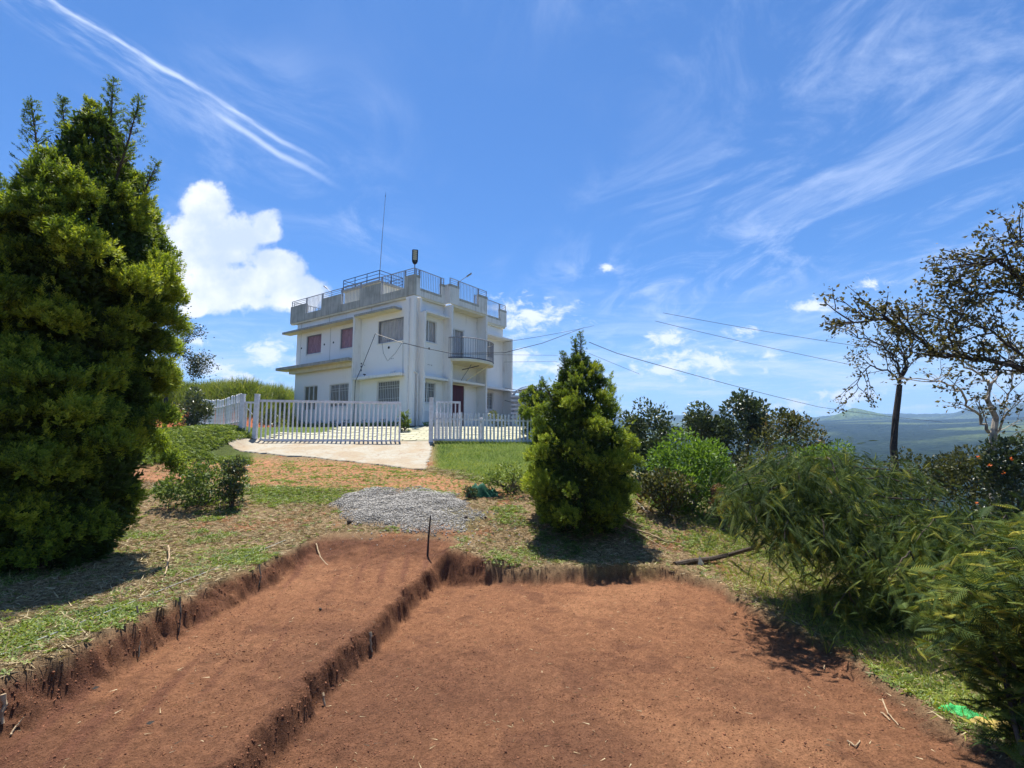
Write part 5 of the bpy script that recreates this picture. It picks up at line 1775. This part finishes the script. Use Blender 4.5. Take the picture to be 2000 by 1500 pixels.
# tall grass bank
n = 30000
x = rng.uniform(-27, -12.0, n); y = rng.uniform(27.8, 37, n)
cl = fbm(x * .7, y * .7, 3)
z = height(x, y)[0]
ok = (sst(-x, 11.8, 14.5) * sst(y, 27.6, 28.8) > rng.random(n))
x, y, z, cl = x[ok], y[ok], z[ok], cl[ok]; n = len(x)
V, F, T_ = scatter(*tmpl_blade(.022, .45), np.stack([x, y, z], 1), randdir(n, 2.2), (.50 + .35 * rng.random(n)) * (1 + .55 * np.clip(cl, -.5, 1)), .5 + .18 * rng.normal(size=n))
tag(meshobj('tall_grass', V, F, M['tall'], tint=T_), 'tall yellow green grass covering the bank behind the left fence', 'grass', kind='stuff')
# long grass on right slope
P_ = sample(22000, 3.0, 9, 2.8, 13, lambda x, y, a, b_, s: (1 - np.clip(s * 3, 0, 1)) * sst(x - 3.3, 0, .8) * .8)
n = len(P_)
V, F, T_ = scatter(*BL, P_, randdir(n, .8) + np.array((-.5, -.1, .1)), .08 + .10 * rng.random(n), .88 + .2 * rng.normal(size=n))
tag(meshobj('bank_grass', V, F, M['grass'], tint=T_), 'pale long grass along the bank right of the dug soil', 'grass', kind='stuff')


# rocks / clods
def tmpl_rock(seed):
    r = np.random.default_rng(seed)
    v = np.array([(1, 0, 0), (-1, 0, 0), (0, 1, 0), (0, -1, 0), (0, 0, 1), (0, 0, -1)], float) * (.6 + .5 * r.random((6, 1))) + r.normal(size=(6, 3)) * .12
    f = np.array([(0, 2, 4), (2, 1, 4), (1, 3, 4), (3, 0, 4), (2, 0, 5), (1, 2, 5), (3, 1, 5), (0, 3, 5)])
    return v, f, np.zeros(6)


def rocks(P_, s, m, name, label, cat, tint=None):
    parts = []
    n = len(P_)
    for k in range(3):
        q = np.arange(n) % 3 == k
        parts.append(scatter(*tmpl_rock(k), P_[q], randdir(q.sum()), s[q][:, None] * (.6 + .6 * rng.random((q.sum(), 3))), rng.random(q.sum())))
    V, F, T_ = join(parts)
    return tag(meshobj(name, V, F, m, tint=T_), label, cat, kind='stuff')


M['gravel'] = leafmat('gravel_stone', [(0, (0.15, 0.14, 0.125)), (.6, (0.27, 0.255, 0.23)), (1, (0.40, 0.38, 0.35))], 0.0, .9)
M['clod'] = leafmat('soil_clod', [(0, (0.08, 0.036, 0.024)), (.6, (0.17, 0.075, 0.042)), (1, (0.27, 0.12, 0.065))], 0.0, 1.0, .1)
P_ = sample(20000, -4.6, 1.6, 9.6, 14.6, lambda x, y, a, b_, s: np.clip(gravel_mask(x, y) * 1.6, 0, 1) + .03 * np.exp(-((x + 1.2) / 2.0) ** 2 - ((y - 11.3) / 1.2) ** 2), power=0)
n = len(P_)
rocks(P_ + np.array((0, 0, .006)), .010 + .022 * rng.random(n) ** 2, M['gravel'], 'gravel', 'grey gravel heap between the dirt path and the dug soil', 'gravel')
P_ = sample(26000, -4.2, 4, 2.4, 10.6, lambda x, y, a, b_, s: (s > .5) * (.25 + .75 * sst(fbm(x * 2.5, y * 2.5, 3), .0, .4)))
n = len(P_)
rocks(P_, .003 + .007 * rng.random(n) ** 3 * (1 + 1.2 * rng.random(n)), M['clod'], 'soil_crumbs', 'reddish brown soil crumbs over the dug floor', 'soil')
P_ = sample(7000, -4.4, 4, 2.4, 10.4, lambda x, y, a, b_, s: (height(x, y)[2] > .25) * 1.0)
n = len(P_)
P_[:, 2] -= .010
rocks(P_, .006 + .016 * rng.random(n) ** 3, M['clod'], 'soil_clods', 'broken clods along the cut soil edges', 'soil')
# fibres of root and straw on pit floor
P_ = sample(1100, -4.2, 4, 2.4, 10, lambda x, y, a, b_, s: (s > .6) * .8)
n = len(P_); P_[:, 2] += .008
V, F, T_ = scatter(*STR, P_, flat(n) * np.array((1, 1, .3)), .02 + .05 * rng.random(n), .6 + .25 * rng.normal(size=n))
tag(meshobj('straw_bits', V, F, M['straw'], tint=T_), 'bits of straw and root strewn over the bare soil', 'straw', kind='stuff')


# ------------------------------------------------------------------ single small things
def stick(pts, r0, r1, label, name='stick', m='stick', cat='stick', group=None):
    P_ = []
    for i in range(len(pts) - 1):
        for j in range(5):
            t = j / 5; P_.append(Vector(pts[i]).lerp(Vector(pts[i + 1]), t))
    P_.append(Vector(pts[-1]))
    P_ = [p + Vector((random.gauss(0, r0 * .3), random.gauss(0, r0 * .3), random.gauss(0, r0 * .3))) for p in P_]
    o = MB().tube(P_, r0, r1, k=6).build(name, M[m])
    return tag(o, label, cat, group)


# stake
b_ = gp(834, 1086, -.1)
stk = empty('stake', b_, 0, label='dark iron stake standing at the inner corner of the dug soil', cat='stake')
MB().tube([(0, 0, -.15), (.02, 0, .4), (.05, 0, .80)], .022, .013, k=7).build('rod', M['stake'], stk)
# string
pts = [gp(-60 + 620 * k / 14, 1308 - 252 * k / 14, .018) for k in range(15)]
tag(MB().tube([pts[0].lerp(pts[1], .0)] + pts[1:], .0035, k=5).build('string', M['string']), 'white string pulled along the left edge of the dug soil', 'string')
stick([gp(313, 1068, .02), gp(328, 1078, .10), gp(330, 1095, .10), gp(322, 1126, .02)], .013, .010, 'curved pale stick on the ground in front of the big cypress')
stick([gp(318 + 110, 995, .02), gp(436, 968, .30), gp(442, 963, .30), gp(467, 985, .02)], .010, .008, 'bent pale twig arching from the ground by the weedy shrub')
stick([gp(402, 942, .30), gp(428, 972, .02)], .010, .008, 'straight pale twig leaning in the weedy shrub')
lab = ['long pale branch lying right of the cypress', 'second long pale branch closer to the dug soil', 'thick curved root end behind the pale branches', 'upright bare twig before the bright green shrub', 'lowest pale branch reaching towards the bush shadow', 'thin pale stick on the grass under the feathery bush']
stick([gp(1212, 1010, .04), gp(1240, 1028, .05), gp(1258, 1031, .03)], .018, .012, lab[0])
stick([gp(1216, 1031, .04), gp(1270, 1048, .05), gp(1300, 1060, .03), gp(1330, 1063, .02)], .02, .010, lab[1])
stick([gp(1245, 990, .12), gp(1262, 1005, .06), gp(1290, 1006, .05), gp(1330, 1013, .03)], .026, .012, lab[2], m='barkpale')
stick([gp(1263, 1024, .02), gp(1263, 1024, .02) + Vector((.02, 0, .32)), gp(1263, 1024, .02) + Vector((.10, 0, .50))], .012, .008, lab[3])
stick([gp(1240, 1040, .03), gp(1300, 1075, .03)], .012, .008, lab[4])
stick([gp(1366, 1032, .04), gp(1415, 1038, .04)], .013, .010, lab[5])
stick([gp(618, 1062, .0), gp(625, 1088, .0), gp(640, 1104, -.0)], .012, .008, 'forked pale root at the top end of the left trench')
for i, (a, b2, l) in enumerate((((726, 1243), (726, 1278), 'broken pale root sticking out of the middle of the soil ledge'), ((12, 1392), (3, 1418), 'broken root end at the lower left of the trench wall'),
                                ((635, 1365), (634, 1380), 'small pale root stub near the foot of the soil ledge'), ((349, 1180), (352, 1196), 'short pale root stub in the left trench wall'))):
    p = gp(*b2, .0)
    stick([p + Vector((-.03, .03, .20 if i < 2 else .1)), p + Vector((0, 0, .0))], .018 if i < 2 else .010, .010, l, name='root', cat='root')
for (q, l) in ((((1724, 1370), (1735, 1398), (1755, 1420)), 'curved pale stick on the soil floor left of the green sack'), (((1655, 1452), (1672, 1462), (1680, 1450)), 'small hooked twig on the lower right soil floor'),
               (((20, 1440), (30, 1425), (45, 1420)), 'thin looping root on the lower left soil'), (((1610, 1302), (1610, 1312)), 'tiny straw upright in the soil by the right bank'),
               (((1722, 1395), (1740, 1412)), 'straight short stick beside the curved pale stick')):
    stick([gp(*z_, .015) for z_ in q], .007, .004, l)
# dark hanging roots on left trench wall
for (p0, p1, l) in (((262, 1195), (267, 1288), 'dark root hanging down the middle of the left trench wall'), ((345, 1178), (344, 1245), 'thin dark root hanging further along the left trench wall'), ((502, 1110), (502, 1150), 'dark root near the far end of the left trench wall')):
    a, c_ = gp(*p0, .04), gp(*p1, .02)
    stick([a + Vector((.04, -.02, .02)), a.lerp(c_, .5) + Vector((.06, -.02, 0)), c_ + Vector((.02, 0, 0))], .010, .006, l, name='root', m='stake', cat='root')
# leaves on the floor
for (px_, py_, l) in ((178, 1350, 'small pale green leaf on the left soil floor'), (284, 1418, 'narrow dry leaf on the left soil floor'), (1505, 1150, None)):
    if l is None: continue
    p = gp(px_, py_, .012)
    v, f, t = tmpl_leaf(.22, .06)
    R_m = rotframe(np.array([[.8, .5, .12]]), np.array([1.3]))[0]
    tag(meshobj('fallen_leaf', (v * .06) @ R_m.T + np.array(p), f, M['dryleaf']), l, 'leaf')
# white scrap of paper
p = gp(1366, 1104, .0)
mb = MB(); mb.quad((-.03, 0, 0), (.05, .02, 0), (.04, .01, .10), (.01, 0, .19)); mb.quad((.05, .02, 0), (.08, -.03, .01), (.06, -.01, .07), (.04, .01, .10))
o = mb.build('paper_scrap', M['paper']); o.location = p; tag(o, 'crumpled white scrap beside the bent trunk', 'litter')


def crumple(px_, py_, w, d, h, m, name, label, cat, rz=0):
    p = gp(px_, py_, .0)
    xs = np.linspace(-1, 1, 26); ys = np.linspace(-1, 1, 16)
    A_, B_ = np.meshgrid(xs, ys)
    env = (1 - A_ ** 2) ** .6 * (1 - B_ ** 2) ** .6
    Zc = h * env * (.8 + .9 * fbm(A_ * 2.2 + px_, B_ * 2.2, 3)) + .02 * fbm(A_ * 6, B_ * 6, 3)
    X_ = A_ * w * (1 + .15 * fbm(B_ * 2, A_ * 0 + 3, 2)); Y_ = B_ * d * (1 + .25 * fbm(A_ * 2, B_ * 0 + 7, 2))
    c_, s_ = cos(rz), sin(rz)
    Xr, Yr = X_ * c_ - Y_ * s_, X_ * s_ + Y_ * c_
    gz_ = height(Xr + p.x, Yr + p.y)[0]
    top_ = np.stack([Xr, Yr, gz_ - p.z + Zc + .015], -1).reshape(-1, 3); bot = np.stack([Xr, Yr, gz_ - p.z + .006], -1).reshape(-1, 3)
    r, c2 = A_.shape; ii = np.arange(r * c2).reshape(r, c2)
    F = np.stack([ii[:-1, :-1], ii[:-1, 1:], ii[1:, 1:], ii[1:, :-1]], -1).reshape(-1, 4)
    nn = r * c2
    o = meshobj(name, np.concatenate([top_, bot]), np.concatenate([F, F[:, ::-1] + nn]), m, smooth=True)
    o.location = p
    return tag(o, label, cat)


crumple(1885, 1400, .17, .07, .06, M['sack'], 'green_sack', 'bright green plastic sack crumpled at the lower right edge of the soil', 'sack', rad(-38))
crumple(1965, 1432, .22, .09, .07, M['sack2'], 'mustard_sack', 'dull mustard sack lying beside the bright green one', 'sack', rad(-35))
crumple(935, 966, .30, .20, .22, M['net'], 'green_netting', 'larger heap of dark green netting at the edge of the lawn', 'netting', 0)
crumple(962, 968, .14, .12, .14, M['net'], 'green_netting', 'smaller bunch of dark green netting next to the larger heap', 'netting', 0)
for (px_, py_, s, l) in ((910, 1014, .09, 'dark stone at the right end of the gravel heap'), (948, 1012, .06, 'smaller dark stone right of the gravel heap'), (683, 1022, .10, 'dark clod at the back lip of the trench'), (626, 1192, .045, 'lone dark stone on the left soil floor')):
    p = gp(px_, py_, s * .3)
    v, f, t = tmpl_rock(int(px_)); 
    o = meshobj('stone', v * s, f, M['bark'])
    sub = o.modifiers.new('s', 'SUBSURF'); sub.levels = 1; sub.render_levels = 2
    o.location = p; tag(o, l, 'stone')
print('objects', len(bpy.data.objects), 'tris', sum(len(o.data.polygons) * (2 if o.name in ('ground', 'hills') else 1) for o in bpy.data.objects if o.type == 'MESH'))
